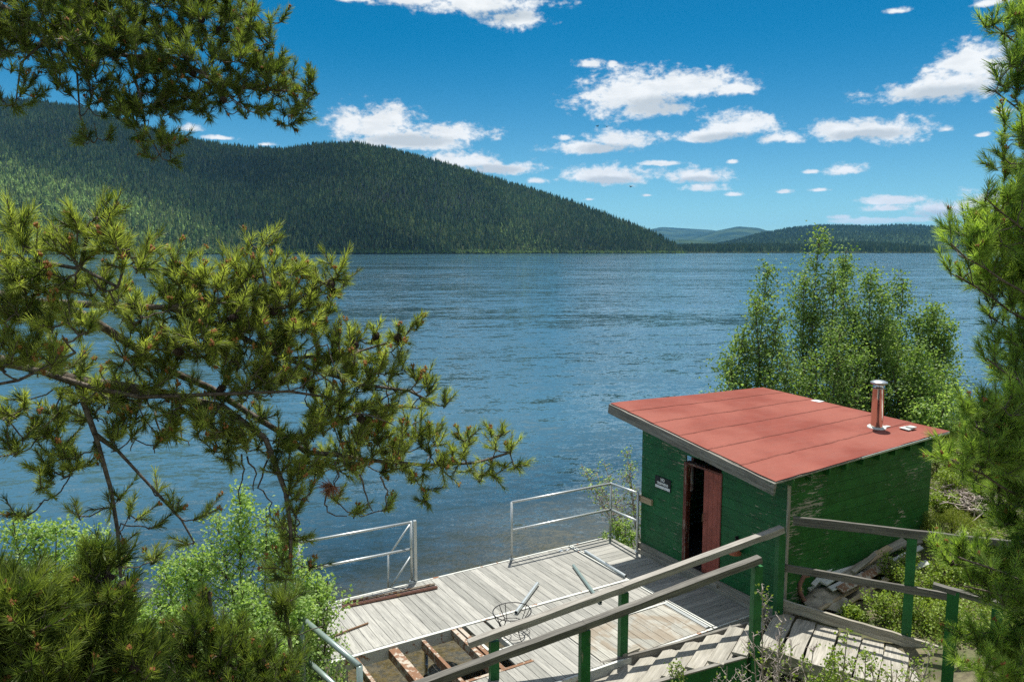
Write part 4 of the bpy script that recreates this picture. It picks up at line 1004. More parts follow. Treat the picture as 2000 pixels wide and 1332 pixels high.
# nearer pine with long boughs over the lake
tB = Vector((-3.3, 3.0, 0)); tB.z = float(gz(tB.x, tB.y))
limB = [([tB, tB+Vector((.1, .1, 2.2)), tB+Vector((0, .15, 4.6)), tB+Vector((.15, .1, 6.3))], .15, .03),
        ([tB+Vector((.03, .1, 3.3))]+LY([(-80,660,3.0),(0,700,3.0),(150,748,3.05),(300,762,3.1),(430,790,3.2)]), .055, .024),
        ([tB+Vector((.0, .15, 3.9))]+LY([(-60,560,2.9),(60,590,2.9),(170,620,3.0),(330,720,3.2),(480,800,3.3),(600,880,3.35),(720,895,3.45),(830,905,3.55),(930,905,3.6),(995,885,3.65)]), .05, .007),
        (LY([(60,590,2.9),(200,600,3.0),(330,600,3.1),(440,588,3.2),(520,560,3.3),(505,490,3.3)]), .026, .006),
        (LY([(330,600,3.1),(430,640,3.2),(560,700,3.3),(700,755,3.4),(800,760,3.45),(862,793,3.5)]), .024, .006),
        (LY([(440,588,3.2),(560,600,3.3),(650,548,3.4)]), .013, .005),
        (LY([(560,700,3.3),(700,690,3.4),(795,655,3.45)]), .012, .004),
        (LY([(150,748,3.05),(188,850,3.0),(212,950,3.0),(228,1040,3.0),(238,1130,2.95)]), .020, .009),
        (LY([(430,790,3.2),(520,860,3.2),(560,960,3.2),(572,1040,3.2),(568,1120,3.2)]), .022, .010),
        (LY([(230,880,3.05),(300,955,3.05),(350,1010,3.1),(380,1062,3.1)]), .012, .005),
        ([tB+Vector((.0, .15, 4.3))]+LY([(-40,520,2.5),(40,500,2.45),(150,520,2.4),(180,430,2.4)]), .03, .006),
        (LY([(150,520,2.4),(230,560,2.4),(250,480,2.4)]), .010, .004),
        ([tB+Vector((.03, .1, 3.1))]+LY([(-60,760,2.4),(30,740,2.35),(150,690,2.35)]), .02, .005),
        (LY([(0,700,3.0),(100,735,2.95),(270,775,3.0),(420,770,3.1),(560,760,3.2),(640,780,3.3)]), .02, .006)]
near = [(300,755,26,3.05),(370,770,24,3.1),(250,700,30,3.0),(440,800,26,3.15),(560,870,28,3.25),(180,640,26,2.95),(500,760,34,3.2),(430,700,30,3.15),(330,720,24,3.1),(200,870,22,3.0),(575,930,20,3.2),(172,455,34,2.4),(150,490,28,2.4),(205,432,18,2.4),(245,490,32,2.4),(262,520,22,2.4),(58,468,28,2.5),(28,452,20,2.5),(25,530,46,2.4),(75,545,34,2.4),(130,560,32,2.4),(185,560,24,2.4),(40,620,42,2.35),(100,630,26,2.35),(20,700,40,2.35),(150,650,22,2.35),(110,700,22,2.35),(225,590,22,2.5)]
blB = [(492,483,20,3.3),(520,482,16,3.3),(470,540,42,3.25),(510,540,36,3.3),(560,545,34,3.35),(605,545,26,3.4),(650,540,30,3.4),(665,530,15,3.4),(625,575,24,3.4),(355,520,16,3.15),(330,545,24,3.15),(375,545,30,3.15),(430,570,40,3.2),
       (400,600,50,3.15),(320,590,40,3.1),(460,620,55,3.2),(530,600,48,3.3),(590,600,30,3.3),(260,610,45,3.1),(320,660,50,3.1),(400,670,55,3.1),(480,670,55,3.2),(555,650,52,3.3),(610,640,26,3.3),(640,615,18,3.3),
       (650,690,45,3.3),(700,665,26,3.4),(735,655,18,3.4),(790,655,24,3.4),(805,645,12,3.4),(760,690,26,3.4),(745,715,34,3.4),(785,705,18,3.4),(690,735,45,3.4),(590,720,50,3.3),(520,730,40,3.2),(450,730,30,3.2),(640,785,52,3.4),(720,790,44,3.4),(765,785,24,3.4),
       (822,745,22,3.45),(825,775,14,3.45),(812,800,12,3.5),(866,792,9,3.5),(700,835,50,3.45),(600,840,42,3.35),(765,860,48,3.5),(820,850,34,3.55),(835,885,34,3.55),(900,850,20,3.55),(905,895,28,3.6),(870,900,30,3.55),(760,905,36,3.5),(690,895,44,3.45),
       (815,945,22,3.5),(830,970,10,3.5),(965,860,20,3.65),(990,845,16,3.65),(1000,875,16,3.65),(975,895,22,3.65),(1008,905,10,3.65),(935,935,14,3.6),(960,925,10,3.6),(630,910,40,3.4),(570,890,36,3.3),(545,930,26,3.2),
       (480,850,48,3.25),(410,830,54,3.15),(320,820,40,3.1),(250,790,42,3.05),(200,760,44,3.05),(110,730,46,3.0),(150,800,40,3.0),(90,840,34,3.0),(30,870,30,2.9),(20,800,30,2.9),(235,845,36,3.0),(330,865,26,3.1),(440,880,28,3.2),(120,890,26,3.0),
       (560,960,24,3.2),(590,975,24,3.2),(575,1020,26,3.2),(600,1060,18,3.2),(555,1060,22,3.2),(565,1105,26,3.2),(590,1110,16,3.2),(540,1120,16,3.2),(690,1000,12,3.4),(757,997,10,3.45),(660,975,9,3.4),
       (95,935,32,2.95),(140,905,26,2.95),(75,905,22,2.95),(85,970,18,2.95),(165,1000,18,3.0),(215,980,16,3.0),(245,1020,22,3.0),(280,1035,18,3.0),(325,965,22,3.1),(345,995,18,3.1),(395,1005,16,3.1),(370,1060,12,3.1),(300,1098,10,3.1),(245,1060,12,3.0),(235,1110,12,3.0),(40,1010,12,2.9)]
pB_ = make_pine('pine_tree', 'pine with long drooping boughs and orange buds reaching over the lake at the middle left', tB, limB, blB+near, 'needle', dens=10.6, K=62, nlen=.034, sh2=3, updir=.5, droop=.1, buds=.15, cones=.05, w=.0026, tintmid=.5, bare=.16, depth=1.5)
# bare curled twigs hanging from the boughs of that pine
for pts in ([(470,885),(478,915),(465,950),(472,985)],[(482,890),(503,925),(492,958)],[(640,950),(636,985),(650,1004),(680,1008)],[(708,925),(711,975),(728,998)],[(745,930),(760,960),(752,992)],[(272,785),(250,822),(262,858),(255,880)],[(300,800),(318,850),(300,885)],
            [(655,905),(662,930),(650,948)],[(430,760),(455,740),(470,700)],[(340,800),(352,850),(372,870)],[(600,720),(640,735),(655,770)],[(150,850),(132,890),(140,930)],[(520,900),(505,950),(530,985),(528,1010)],[(690,810),(730,812),(770,830)],[(380,690),(352,672),(330,690)]):
    mb = MB(); P_ = [WY(x_+random.uniform(-3, 3), y_, 3.25) for x_, y_ in pts]; Q_ = []
    for i_ in range(len(P_)-1):
        for f_ in (0, .33, .66): Q_.append(P_[i_].lerp(P_[i_+1], f_)+Vector((random.uniform(-.006, .006), random.uniform(-.02, .02), random.uniform(-.006, .006))))
    Q_.append(P_[-1]); mb.tube(Q_, [.0045*(1-.6*k_/len(Q_)) for k_ in range(len(Q_))], 5); mb.build('bare_twig', M['bark'], pB_, smooth=True)
q = np.array([WY(650, 948, 3.25)]); n = 9; v, f, tt = needles(np.repeat(q, n, 0), nrm(rand_dirs(n)+np.array([0, 0, -.2])), np.full(n, .03), np.full(n, .045), 26, .003, RNG.random(n)); np_mesh('dead_needles', v, f, M['needle_dead'], pB_, attrs={'tint': tt})
# young pines at the lower left
def young(label, base, top, bl, Yd, extra=(), mat='needle_d', **kw):
    b = Vector((base[0], base[1], 0)); b.z = float(gz(b.x, b.y)); tp = WY(*top)
    lim = [([b, b.lerp(tp, .5)+Vector((.03, 0, 0)), tp], .05, .008)]
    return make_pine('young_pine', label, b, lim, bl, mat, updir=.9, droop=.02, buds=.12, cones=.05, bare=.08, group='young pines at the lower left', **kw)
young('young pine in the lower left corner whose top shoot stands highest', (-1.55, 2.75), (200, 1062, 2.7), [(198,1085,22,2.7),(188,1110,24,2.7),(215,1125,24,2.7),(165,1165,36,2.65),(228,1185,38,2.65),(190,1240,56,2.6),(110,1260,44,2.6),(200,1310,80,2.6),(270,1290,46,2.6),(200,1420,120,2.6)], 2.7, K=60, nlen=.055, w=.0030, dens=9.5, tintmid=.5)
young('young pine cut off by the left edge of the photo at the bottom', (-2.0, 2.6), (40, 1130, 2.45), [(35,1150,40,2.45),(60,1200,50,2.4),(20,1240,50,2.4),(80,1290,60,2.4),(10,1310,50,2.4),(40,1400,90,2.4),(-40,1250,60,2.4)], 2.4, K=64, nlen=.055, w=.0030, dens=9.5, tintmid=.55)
young('young pine in shade just left of the deck, darkest of the group', (-1.15, 3.4), (405, 1150, 3.3), [(405,1190,20,3.3),(385,1225,34,3.25),(440,1245,34,3.3),(345,1280,50,3.2),(430,1300,50,3.2),(500,1290,36,3.3),(555,1310,30,3.3),(390,1380,100,3.2),(500,1390,80,3.2)], 3.3, K=50, nlen=.05, w=.0030, dens=8.5, tintmid=.35)  # lower tint puts this pine's shade into the needle colour
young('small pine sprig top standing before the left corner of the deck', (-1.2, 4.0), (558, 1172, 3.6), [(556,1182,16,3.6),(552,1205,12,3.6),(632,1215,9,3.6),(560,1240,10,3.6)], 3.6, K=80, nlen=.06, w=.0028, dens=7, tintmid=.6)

# right hand pine
tR = Vector((3.75, 4.4, 0)); tR.z = float(gz(tR.x, tR.y))
limR = [([tR, tR+Vector((0, 0, 3)), tR+Vector((-.03, 0, 6)), tR+Vector((0, .05, 7.6))], .11, .02)]
prof = [(1928,40),(1955,110),(1945,175),(1975,235),(1950,320),(1975,270),(1920,385),(1960,400),(1860,440),(1900,445),(1855,480),(1900,520),(1865,540),(1920,560),(1930,620),(1950,660),(1925,700),(1960,730),(1880,800),(1930,780),(1905,830),(1870,870),
        (1930,880),(1885,910),(1850,890),(1900,960),(1950,960),(1940,1010),(1865,1085),(1830,1080),(1900,1090),(1930,1120),(1885,1140),(1960,1160),(1870,1240),(1910,1250),(1940,1290),(1875,1300),(1900,1340)]
for i, (x, y) in enumerate(prof[::2]):
    tip = WY(x, y, 3.9+random.uniform(-.3, .4)); zz = tip.z-.5-random.uniform(0, .3); st = Vector((tR.x, tR.y, max(tR.z+.3, zz)))
    limR.append(([st, st.lerp(tip, .5)-ZU*.02, tip], .020, .005))
blR = []
for (x, y) in prof:
    Yd = 3.9+random.uniform(-.3, .4); blR.append((x+8, y+6, 19, Yd)); blR.append((x+40, y+14, 28, Yd)); blR.append((x+85, y+22, 42, Yd+.1))
for y in range(-60, 1420, 55):
    e0 = np.interp(y, [p[1] for p in sorted(prof, key=lambda p: p[1])], [p[0] for p in sorted(prof, key=lambda p: p[1])])
    blR.append((max(e0+110, 1985), y, 55, 4.1+random.uniform(-.3, .3))); blR.append((2110, y, 70, 4.2))
blR += [(2230, y, 90, 4.3) for y in range(0, 1500, 110)]
make_pine('pine_tree', 'bright green pine filling the right edge with upturned shoots', tR, limR, blR, 'needle_r', dens=13.2, K=72, nlen=.050, sh2=3, shoot=(.08, .15), updir=.75, droop=.04, buds=.12, cones=.01, w=.0030, tintmid=.5, bare=.03, depth=1.2)
print('pines done')

# ---- broadleaf trees and shrubs
def leaves(P, size, tint, flat_=.35):
    n = len(P); nn = nrm(rand_dirs(n)+np.array([0, 0, flat_])); x = nrm(np.cross(nn, rand_dirs(n))); y = np.cross(nn, x)
    s = size*RNG.uniform(.7, 1.2, n)[:, None]; fold = nn*s*.12
    vs = np.stack([P, P+x*s*.5+y*s*.42+fold, P+x*s*1.05, P+x*s*.5-y*s*.42+fold], 1).reshape(-1, 3)
    return vs, np.arange(n*4).reshape(-1, 4), np.repeat(np.clip(tint, 0, 1), 4)
def broadleaf(name, label, cat, base, stems, leafmat_, nleaf, lsize, side=.9, group=None, twigs=60, bark_='aspbark', r0=.03, low=.12, pw=1.0, upw=.75, bushy=.16, gapp=0):
    """stems: list of tip points; side: longest side-branch length; one crown and one set of stems"""
    e = empty(name, base, label, cat, group); segs = []; LP = []
    for tip in stems:
        b = Vector(base); tip = Vector(tip); H = (tip-b).length; b = b+Vector((random.uniform(-.15, .15), random.uniform(-.1, .1), -.1))
        c1 = b.lerp(tip, .5)+Vector((random.uniform(-.06, .06)*H, random.uniform(-.06, .06)*H, .04*H)); n = 12
        pts = [np.array(b*(1-t)**2+c1*2*t*(1-t)+tip*t*t) for t in np.linspace(0, 1, n)]
        for i in range(n-1): segs.append((pts[i], pts[i+1], r0*(1-i/n)+.004, r0*(1-(i+1)/n)+.004))
        tw = max(6, int(twigs*H/5))
        for k in range(tw):
            t = low+(1-low)*RNG.random(); i = min(n-2, int(t*(n-1))); o = pts[i]+(pts[i+1]-pts[i])*RNG.random()
            Ls = side*(math.sin(min(1, (1-t)*1.15+.05)*math.pi*.62)**pw)*RNG.uniform(.35, 1.1)+.05
            an = RNG.uniform(0, 6.283); d_ = nrm(np.array([math.cos(an), math.sin(an), upw+RNG.uniform(-.2, .5)])); q = o; m_ = 4
            if RNG.random() < gapp: continue
            for j in range(m_):
                d2 = nrm(d_+RNG.normal(0, .16, 3)); q2 = q+d2*Ls/m_; segs.append((q, q2, .006*(1-j/m_)+.002, .006*(1-(j+1)/m_)+.002))
                LP.append((q2, bushy*(.6+.5*RNG.random()), 1.0)); 
                if j > 0:
                    q3 = q2+nrm(RNG.normal(size=3)+np.array([0, 0, .4]))*Ls*.3; segs.append((q2, q3, .003, .0015)); LP.append((q3, bushy*.8, .8))
                q = q2
    if not LP: return e
    p0 = np.array([s[0] for s in segs]); p1 = np.array([s[1] for s in segs])
    v, f = segs_mesh(p0, p1, np.array([s[2] for s in segs]), np.array([s[3] for s in segs]), 5); np_mesh('stems', v, f, M[bark_], e, smooth=True)
    if nleaf:
        wts = np.array([l[2] for l in LP]); ci = RNG.choice(len(LP), nleaf, p=wts/wts.sum()); C = np.array([l[0] for l in LP])[ci]; rr = np.array([l[1] for l in LP])[ci]
        P = C+RNG.normal(0, .5, (nleaf, 3))*rr[:, None]; tint = RNG.normal(.5, .2, nleaf)+RNG.normal(0, .12, len(LP))[ci]
        v, f, tt = leaves(P, lsize, tint); np_mesh('foliage', v, f, M[leafmat_], e, attrs={'tint': tt})
    return e
def ground_pt(x, y, dz=0): return Vector((x, y, float(gz(x, y))+dz))
GA = 'young aspens behind the shed'
asp_l = [((1600,462),18.2,'tallest aspen of the clump behind the red roof',7000,1.15,[(1570,540),(1628,520),(1590,600)]),
       ((1500,530),17.4,'slim aspen at the left side of the clump behind the shed',5200,.85,[(1475,590),(1520,620),(1450,680)]),
       ((1652,492),18.8,'narrow aspen just right of the tallest one',4800,.7,[(1672,600),(1640,640)]),
       ((1700,535),18.0,'bushy aspen rising behind the left of the stove pipe',5200,.95,[(1725,580),(1690,640)]),
       ((1765,548),18.6,'open topped aspen behind the stove pipe on its right',5200,.95,[(1795,620),(1745,640)]),
       ((1822,590),18.3,'short aspen at the right end of the clump nearest the big pine',4600,.8,[(1850,640)]),
       ((1455,640),17.0,'low leafy aspen behind the far left roof corner',3400,.85,[(1430,700)])]
for (tx, ty), Yd, lb, nl, sd_, ex in asp_l:
    tip = WY(tx, ty, Yd); b = ground_pt(tip.x+random.uniform(-.15, .15)+.1, Yd+.3, 0); b.z = max(b.z, -.2)
    broadleaf('aspen_tree', lb, 'aspen tree', b, [tip]+[WY(x_, y_, Yd-.4) for x_, y_ in ex], 'leaf', int(nl*1.5), .066, sd_*1.0, GA, 70, r0=.035, low=.08, bushy=.27)
GS = 'aspen and willow shrubs'
fill = [((1640,650),16.6,1.1,5200,'wide leafy shrub filling the gap under the tallest aspen behind the roof'),((1790,690),17.0,1.1,5600,'dense shrub behind the stove pipe at the foot of the aspens'),((1850,760),16.2,.6,2200,'pale leaved shrub between the roof corner and the right pine'),
        ((1540,700),16.4,.9,3800,'round shrub behind the middle of the far roof edge'),((1425,735),16.3,.6,1300,'thin leafy sprig poking past the far left roof corner'),((1900,800),17.,.6,1500,'thin willow seen through the gap left of the big right pine'),((1720,640),17.5,1.,4600,'dense leafy shrub in the middle of the aspen clump')]
for (tx, ty), Yd, sd_, nl, lb in fill:
    tip = WY(tx, ty, Yd); b = ground_pt(tip.x, Yd+.2); b.z = max(b.z, -.1)
    broadleaf('shrub', lb, 'shrub', b, [tip, tip+Vector((-.5, 0, -.4)), tip+Vector((.55, .1, -.5))], 'leaf' if nl > 3000 else 'leafl', int(nl*1.1), .062, sd_*1.1, GS, 50, low=.15, bushy=.30)
# bushes at the lower left
GB = 'pale green bushes left of the deck'
lb_ = [((470,965),9.6,['tallest pale green bush at the left end of the deck'],7500,.9,[(420,1010),(520,990),(560,1040)]),
       ((360,1090),9.2,['low pale bush in front of the water between the two tall ones'],5200,.8,[(320,1110),(400,1080),(300,1150)]),
       ((590,1090),9.6,['leafy bush touching the left deck corner'],5600,.7,[(560,1060),(620,1120),(640,1135)]),
       ((60,1020),8.6,['pale bush at the far left edge of the photo'],6800,.95,[(20,990),(110,1040),(160,1070)]),
       ((180,1040),9.0,['loose bush behind the young pine at the lower left'],5200,.85,[(140,1030),(230,1090)]),
       ((520,1180),9.0,['dense bush half hidden by the dark young pine'],6000,.8,[(470,1150),(590,1180)]),
       ((260,1180),8.8,['shaded bush behind the young pine top'],4600,.8,[(200,1170),(340,1200)]),
       ((30,1150),8.2,['bush low at the left edge behind the corner pine'],4600,.9,[(90,1150)]),
       ((440,1240),8.4,['lowest bush at the bottom left of the deck'],4600,.8,[(360,1250),(540,1270)])]
for (tx, ty), Yd, lb, nl, sd_, ex in lb_:
    tip = WY(tx, ty, Yd); b = ground_pt(tip.x+.1, Yd); b.z = max(b.z, -.1)
    broadleaf('bush', lb[0], 'bush', b, [tip]+[WY(x_, y_, Yd) for x_, y_ in ex], 'leafl', int(nl*1.1), .046, sd_*.75, GB, 75, r0=.016, low=.1, bushy=.15)
# straggly branches over the water left of the shed, small bush at the deck corner
b = AB(9.6, 11.0, 0); 
broadleaf('leaning_shrub', 'straggly leaning shrub with thin pale branches over the water left of the shed', 'shrub', b, [WY(1135,905,15.), WY(1180,900,15.1), WY(1150,950,14.6), WY(1225,880,15.2), WY(1165,925,14.8), WY(1230,905,15)], 'leafl', 900, .045, .42, None, 75, 'twig', .014, .35, upw=.3, bushy=.10)
b = AB(9.2, 10.95, -.05); broadleaf('bush', 'small bright green bush between the deck corner railing and the shed', 'bush', b, [WY(1205,1025,14.4), WY(1235,1040,14.2), WY(1180,1045,14.4), WY(1222,1015,14.3)], 'leafl', 1400, .06, .28, None, 40, r0=.008, low=.3, bushy=.13)

# ground cover on the bank: blades and small leaves nobody could count
def scatter(n, ar, br, cond=None):
    a = RNG.uniform(ar[0], ar[1], n); b = RNG.uniform(br[0], br[1], n); x = a*V.x+b*U.x; y = a*V.y+b*U.y; z = gz(x, y)
    k = (z > .12) & ~((a > SA0-.3) & (a < SA1+.03) & (b > SB0-.04) & (b < SB1+.1)) & ~((a < 9.05) & (b > 7.6))
    wx_ = (x-K0.x)*wk.x+(y-K0.y)*wk.y; wy_ = (x-K0.x)*wn.x+(y-K0.y)*wn.y; k &= ~((wx_ > -.4) & (wx_ < 6) & (wy_ < .03) & (wy_ > -1.28))
    fx = (x-Fa.x)*fdir.x+(y-Fa.y)*fdir.y; fy = (x-Fa.x)*fn.x+(y-Fa.y)*fn.y; k &= ~((fx > -4) & (fx < 3) & (fy < .35) & (fy > -1.1))
    k &= ~((a > SA0) & (a < SA1+.4) & (b > 5.9+.25*(a-9)) & (b < SB0+.1) & (RNG.random(n) < .93)) 
    return np.stack([x, y, z], 1)[k]
def leafcover(name, P, h, size, mat, label, cat, per=10, spread=.10, fl=.8):
    n = len(P)*per; C = np.repeat(P, per, 0); off = RNG.normal(0, spread, (n, 3)); off[:, 2] = RNG.random(n)*np.repeat(h, per)
    cl = np.repeat(RNG.normal(.5, .2, len(P)), per)+RNG.normal(0, .14, n)
    v, f, tt = leaves(C+off, size, cl, fl); return tag(np_mesh(name, v, f, M[mat], attrs={'tint': tt}), label, cat, kind='stuff')
P = scatter(5200, (8.6, 24), (-1, 12.5)); hs = .08+.28*np.clip(fbm(P[:, 0], P[:, 1], 31, 3, 1.3)+.4, 0, 1)
leafcover('ground_cover', P, hs, .042, 'shrub', 'bright green low ground cover on the bank right of the shed', 'ground cover', 16, .10)
P = scatter(6500, (4, 13), (2.0, 7.8)); leafcover('ground_cover', P, np.full(len(P), .18), .038, 'shrub', 'low green plants around the steps and boardwalk', 'ground cover', 14, .09)
P = scatter(30000, (8.6, 26), (-1, 13)); n = len(P); k = RNG.random(n) < np.clip(fbm(P[:, 0], P[:, 1], 44, 3, .8)*.8+.55, .1, 1); P = P[k]; n = len(P)
per = 4; C = np.repeat(P, per, 0)+np.concatenate([RNG.normal(0, .04, (n*per, 2)), np.zeros((n*per, 1))], 1); hh = RNG.uniform(.10, .42, n*per)
dr_ = nrm(np.concatenate([RNG.normal(0, .35, (n*per, 2)), np.ones((n*per, 1))], 1)); sw = nrm(np.cross(dr_, rand_dirs(n*per)))*.004
vs = np.stack([C-sw, C+sw, C+dr_*hh[:, None]], 1).reshape(-1, 3)
tag(np_mesh('grass', vs, np.arange(len(vs)).reshape(-1, 3), M['grassm'], attrs={'tint': np.repeat(RNG.random(n*per), 3)}), 'green and straw coloured grass on the bank right of the shed', 'grass', kind='stuff')
print('cover done')
# low shrubs on the bank
GL = 'low shrubs on the bank right of the shed'
lows = [((1838,905),'olive shrub at the right rear corner of the shed','shrub',.55),((1862,950),'leafy bank shrub below the curved dead branch','shrub',.4),((1835,985),'green shrub against the right wall corner at ground level','shrub',.35),
        ((1880,900),'yellow green shrub beside the curved dead branch','juniper',.5),((1905,930),'shrub half covered by the right pine','juniper',.5),((1745,1205),'leafy shrub just beyond the boardwalk kerb near the middle post','shrub',.4),((1668,1195),'small green shrub at the foot of the scrap heap','shrub',.13),
        ((1790,1150),'green shrub between the two near green posts','shrub',.42),((1820,1215),'bright shrub spilling over the boardwalk kerb','shrub',.4),((1765,1120),'shrub behind the tall green post','shrub',.35),((1860,1120),'shrub below the broken handrail end','shrub',.4)]
for (x, y), lb, mt, h in lows:
    b = G(x, y+15, 0); tips = [b+Vector((random.uniform(-.4, .4)*h*2, random.uniform(-.4, .4)*h*2, h*random.uniform(.6, 1.1))) for _ in range(6)]
    broadleaf('low_shrub', lb, 'shrub', b, tips, mt, 1500, .036, .3*h*2, GL, 90, r0=.006, low=.2, bushy=.10)
# juniper mound
b = G(1858, 1045); e = empty('juniper', b, 'rounded yellow green juniper mound behind the boardwalk handrail', 'juniper')
n = 2600; v = rand_dirs(n); v[:, 2] = np.abs(v[:, 2]); P = np.array(b)+v*np.array([.55, .4, .36])*RNG.uniform(.7, 1.05, (n, 1))*(1+.18*np.sin(v[:, :1]*9))
vs, f, tt = needles(P, nrm(v+rand_dirs(n)*.5), np.full(n, .05), np.full(n, .022), 12, .004, RNG.normal(.6, .2, n)); np_mesh('foliage', vs, f, M['juniper'], e, attrs={'tint': tt})
sg0 = np.repeat(np.array(b)[None], 30, 0); v, f = segs_mesh(sg0, P[:30], np.full(30, .01), np.full(30, .004), 5); np_mesh('stems', v, f, M['aspbark'], e)
for i, (x, y, r, lb) in enumerate([(1882, 1046, .16, 'white boulder beside the juniper mound'), (1925, 1000, .14, 'grey stone in front of the brush pile'), (1880, 985, .12, 'stone at the left of the brush pile')]):
    q = G(x, y, .03); mb = MB(); mb.blob((0, 0, 0), r, 70+i, (1.3, 1, .7), .3, 3); o = mb.build('rock', M['rock'], smooth=True); o.location = q; tag(o, lb, 'rock')
# dead branch, brush pile
mb = MB(); pts = [G(1862, 930, .02), G(1866, 905, .25), G(1874, 885, .42), G(1886, 880, .42), G(1897, 880, .38)]; pts = [WY(1862,926,14.6), WY(1867,903,14.6), WY(1877,886,14.6), WY(1888,881,14.5), WY(1898,880,14.5)]
mb.tube(pts, [.035, .032, .028, .02, .012], 8); o = mb.build('dead_branch', M['twig'], smooth=True); tag(o, 'curved grey dead branch arching above the grass right of the shed', 'dead branch')
o_ = G(1905, 985); segs = []; bp0 = empty('brush_pile', o_, 'pile of bare grey and reddish twigs in the grass left of the right pine', 'brush pile')
p0 = np.array(o_)+RNG.normal(0, 1, (160, 3))*np.array([.32, .28, .05])+np.array([0, 0, .14]); dv = nrm(RNG.normal(size=(160, 3))*np.array([1, .8, .25])); L_ = RNG.uniform(.2, .6, 160)[:, None]
v, f = segs_mesh(p0-dv*L_/2, p0+dv*L_/2, np.full(160, .010), np.full(160, .005), 5); np_mesh('twigs', v, f, M['twig'], bp0)

# bare twiggy shrubs beside the steps and boardwalk
GD = 'twiggy shrubs along the boardwalk'
tw_ = [((1500,1335),7.9,[(1490,1150),(1530,1200),(1470,1240)],'tall bare reddish twig shrub in front of the landing post',120,1.),((1560,1345),7.8,[(1545,1250),(1590,1260),(1520,1270)],'grey tangled dead shrub at the near kerb of the boardwalk',60,.9),
       ((1655,1345),7.9,[(1655,1235),(1630,1270),(1690,1280)],'small leafy sapling rising in front of the bleached planks',700,.6),((1425,1345),7.6,[(1420,1300),(1450,1305),(1400,1310)],'low bare twigs over the green stringer at the bottom of the photo',30,.7),
       ((1750,1345),7.9,[(1740,1290),(1790,1285),(1820,1270),(1700,1300)],'arching twig shrub with few leaves before the near green post',500,.9),((1600,1350),7.7,[(1580,1300),(1630,1290),(1610,1310)],'leafy green sprout at the bottom beside the kerb',1100,.6),
       ((1330,1345),9.,[(1320,1300),(1335,1310)],'small green sprout between the step treads',260,.4),((1315,1330),9.3,[(1310,1295),(1322,1300)],'tiny leafy sprig growing through the steps',160,.3)]
for (bx, by), Yd, tips, lb, nl, sd_ in tw_:
    b = WY(bx, by, Yd); b = Vector((b.x, b.y, min(b.z-.05, .95))) ; b.z = float(gz(b.x, b.y))
    broadleaf('twig_shrub', lb, 'shrub', b, [WY(x_, y_, Yd+random.uniform(-.15, .15)) for x_, y_ in tips], 'shrub', nl, .035, .32*sd_, GD, 60, 'twig', .009, .45, upw=.8, bushy=.07)

# ------------------------------------------------------------------ scrap heap against the shed's right wall
def scrap(name, x0, y0, x1, y1, w, h, off0, off1, mat, label, cat='scrap board'):
    a = G(x0, y0, off0+.08); b = G(x1, y1, off1+.08); mb = MB(); mb.beam(a, b, w, h, up=Vector((random.uniform(-.3, .3), -.35, 1)), nseg=3, wob=.003)
    return tag(mb.build(name, M[mat]), label, cat, 'scrap heap beside the shed')
SL = [(1606,1138,1672,1090,.16,.03,.28,.28,'pale','wide pale blue grey board on top of the scrap heap'),(1576,1148,1640,1112,.13,.03,.18,.2,'pale','pale board end sticking out beside the rusty hoop'),
      (1700,1070,1745,1043,.12,.04,.3,.3,'pale','white board at the upper end of the scrap heap'),(1715,1083,1768,1056,.14,.03,.25,.25,'bare','grey plank near the top end of the scrap heap'),(1665,1118,1715,1078,.07,.05,.3,.3,'bare','broken splintered grey timber in the middle of the heap'),
      (1600,1190,1700,1132,.05,.025,.14,.14,'tan','long thin tan lath across the front of the heap'),(1640,1152,1716,1112,.13,.02,.2,.22,'rust','rusty sheet strip lying across the heap'),(1725,1133,1812,1098,.10,.02,.05,.05,'pale','long white board at the right front of the heap'),
      (1735,1118,1790,1080,.16,.02,.12,.12,'tan','tan board leaning at the right of the heap'),(1590,1165,1650,1135,.06,.04,.12,.15,'bare','short grey stick low in the heap'),(1645,1100,1680,1078,.05,.05,.34,.34,'bare','short dark timber end near the wall'),
      (1750,1070,1800,1055,.10,.03,.12,.1,'bare','weathered board behind the tall green post'),(1690,1100,1740,1090,.08,.03,.26,.2,'bare','grey offcut lying over the canvas'),(1612,1120,1650,1085,.08,.03,.3,.38,'bare','narrow board leaning on the green wall')]
SL += [(1640,1128,1700,1092,.11,.02,.26,.30,'bare','grey board crossing under the pale top board'),(1622,1150,1690,1120,.10,.02,.20,.22,'pale','light grey board over the grey canvas'),
       (1660,1175,1735,1130,.06,.02,.12,.14,'tan','short tan strip beside the long lath'),(1675,1108,1738,1068,.12,.02,.30,.32,'tan','wide brown board near the top of the heap'),(1588,1142,1630,1100,.07,.02,.30,.36,'pale','narrow white board leaning towards the wall'),
       (1700,1120,1770,1092,.09,.02,.16,.18,'bare','grey board at the right side of the heap'),(1745,1095,1800,1068,.08,.02,.14,.12,'pale','pale short board beside the tall green post')]
for (x0, y0, x1, y1, w, h, o0, o1, mt, lb) in SL: scrap('scrap_board', x0, y0, x1, y1, w, h, o0, o1, mt, lb)
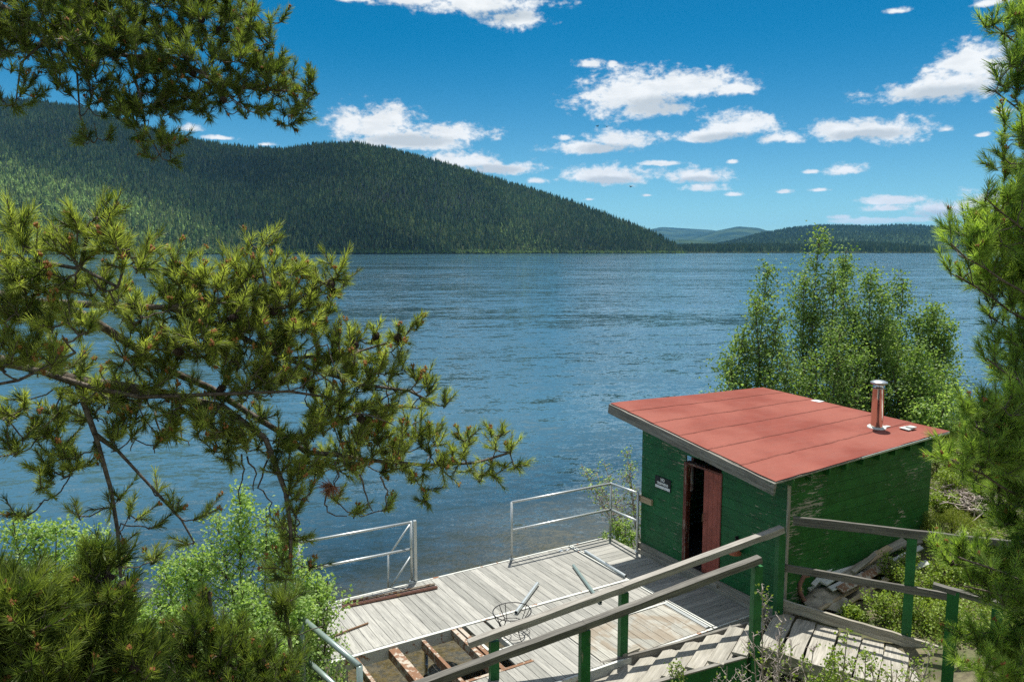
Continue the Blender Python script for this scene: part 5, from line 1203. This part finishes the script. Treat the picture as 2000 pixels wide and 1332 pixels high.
def cloth(px, py, rx, ry, off, seed, label):
    c = G(px, py, off); n = 26; g = np.linspace(-1, 1, n); gx_, gy_ = np.meshgrid(g, g); r = np.sqrt(gx_**2+gy_**2)
    z = .20*np.exp(-r**2*1.1)+.075*fbm(gx_*2.2, gy_*2.2, seed, 4, 1.6)-.10*np.clip(r-.8, 0, 1); P = np.stack([c.x+gx_*rx*(1+.12*fbm(gy_, gx_, seed+1, 2, 2)), c.y+gy_*ry, c.z+z-.08], -1).reshape(-1, 3)
    idx = np.arange(n*n).reshape(n, n); F = np.stack([idx[:-1, :-1], idx[:-1, 1:], idx[1:, 1:], idx[1:, :-1]], -1).reshape(-1, 4)
    F2 = np.concatenate([F, F[:, ::-1]+n*n]); P2 = np.concatenate([P, P-np.array([0, 0, .006])])
    return tag(np_mesh('canvas_sheet', P2, F2, M['tarp'], smooth=True), label, 'canvas sheet', 'scrap heap beside the shed')
cloth(1608, 1165, .34, .36, .12, 1, 'crumpled grey canvas below the pale board near the rusty hoop'); cloth(1705, 1098, .34, .30, .2, 2, 'crumpled grey canvas in the middle of the scrap heap'); cloth(1672, 1152, .30, .26, .10, 3, 'beige canvas spilling onto the plants at the front of the heap')
c = G(1572, 1160, .05); mb = MB(); pts = [c+Vector((0, 0, .22))+(V*-.02)+U*0+Vector((0, 0, 0)) for _ in range(1)]
mb.tube([G(1585, 1178, .05), G(1570, 1172, .15), G(1562, 1155, .3), G(1562, 1140, .42), G(1570, 1125, .5), G(1580, 1122, .52)], .035, 8); tag(mb.build('rusty_hoop', M['redrust'], smooth=True), 'rusty red curved rim standing at the left end of the scrap heap', 'rusty hoop')
mb = MB(); mb.blob((0, 0, 0), .14, 5, (1.4, 1, .6), .4, 2); o = mb.build('wire_mesh_bundle', M['black'], smooth=False); o.location = G(1808, 1045, .1); tag(o, 'dark crumpled bundle behind the handrail at the shed corner', 'bundle')
# shoes of dark rubble beneath the heap
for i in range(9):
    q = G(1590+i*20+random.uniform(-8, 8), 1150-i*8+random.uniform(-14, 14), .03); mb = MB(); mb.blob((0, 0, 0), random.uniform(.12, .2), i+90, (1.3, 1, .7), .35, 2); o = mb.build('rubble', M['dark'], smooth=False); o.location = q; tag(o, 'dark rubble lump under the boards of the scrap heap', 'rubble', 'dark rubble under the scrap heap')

# birds
for i, (x, y, lb) in enumerate([(1167, 247, 'left one of the two small birds flying under the big cloud'), (1185, 248, 'right one of the two small birds flying under the big cloud'), (1232, 365, 'lowest small bird flying above the hill')]):
    c = WY(x, y, 190); mb = MB(); mb.blob((0, 0, 0), .16, i, (2.2, .8, .7), .1, 2)
    for s in (-1, 1):
        n = len(mb.v)
        for p in ((.1, 0, .03), (-.14, 0, .03), (-.05, s*.4, .22), (.12, s*.4, .22), (-.1, s*.85, .12), (.0, s*.85, .12), (.1, 0, .0), (-.14, 0, .0), (-.05, s*.4, .19), (.12, s*.4, .19), (-.1, s*.85, .10), (.0, s*.85, .10)):
            mb.v.append(p); mb.g.append(p); mb.t.append(.5)
        for q in ([0, 1, 2, 3], [3, 2, 4, 5], [9, 8, 7, 6], [11, 10, 8, 9], [1, 7, 8, 2], [0, 3, 9, 6], [2, 8, 10, 4], [3, 5, 11, 9], [4, 10, 11, 5]): mb.f[4].append([n+k for k in q])
    o = mb.build('bird', M['birdm']); o.location = c; o.rotation_euler = (0, 0, .4+i); tag(o, lb, 'bird', 'birds in the sky')

# ------------------------------------------------------------------ air
m = D.materials.new('haze'); m.use_nodes = True; t = NT(m.node_tree)
vp_ = t.add('ShaderNodeVolumePrincipled', ins={'Color': (.16, .50, 1., 1), 'Density': 3.3e-5, 'Anisotropy': .2})
t.add('ShaderNodeOutputMaterial', ins={'Volume': vp_.outputs[0]})
mb = MB(); mb.hexa(Vector((-17000, -160, -16)), Vector((34000, 0, 0)), Vector((0, 17500, 0)), Vector((0, 0, 640))); tag(mb.build('haze', m), 'thin blue haze over the lake and hills', 'haze', kind='stuff')
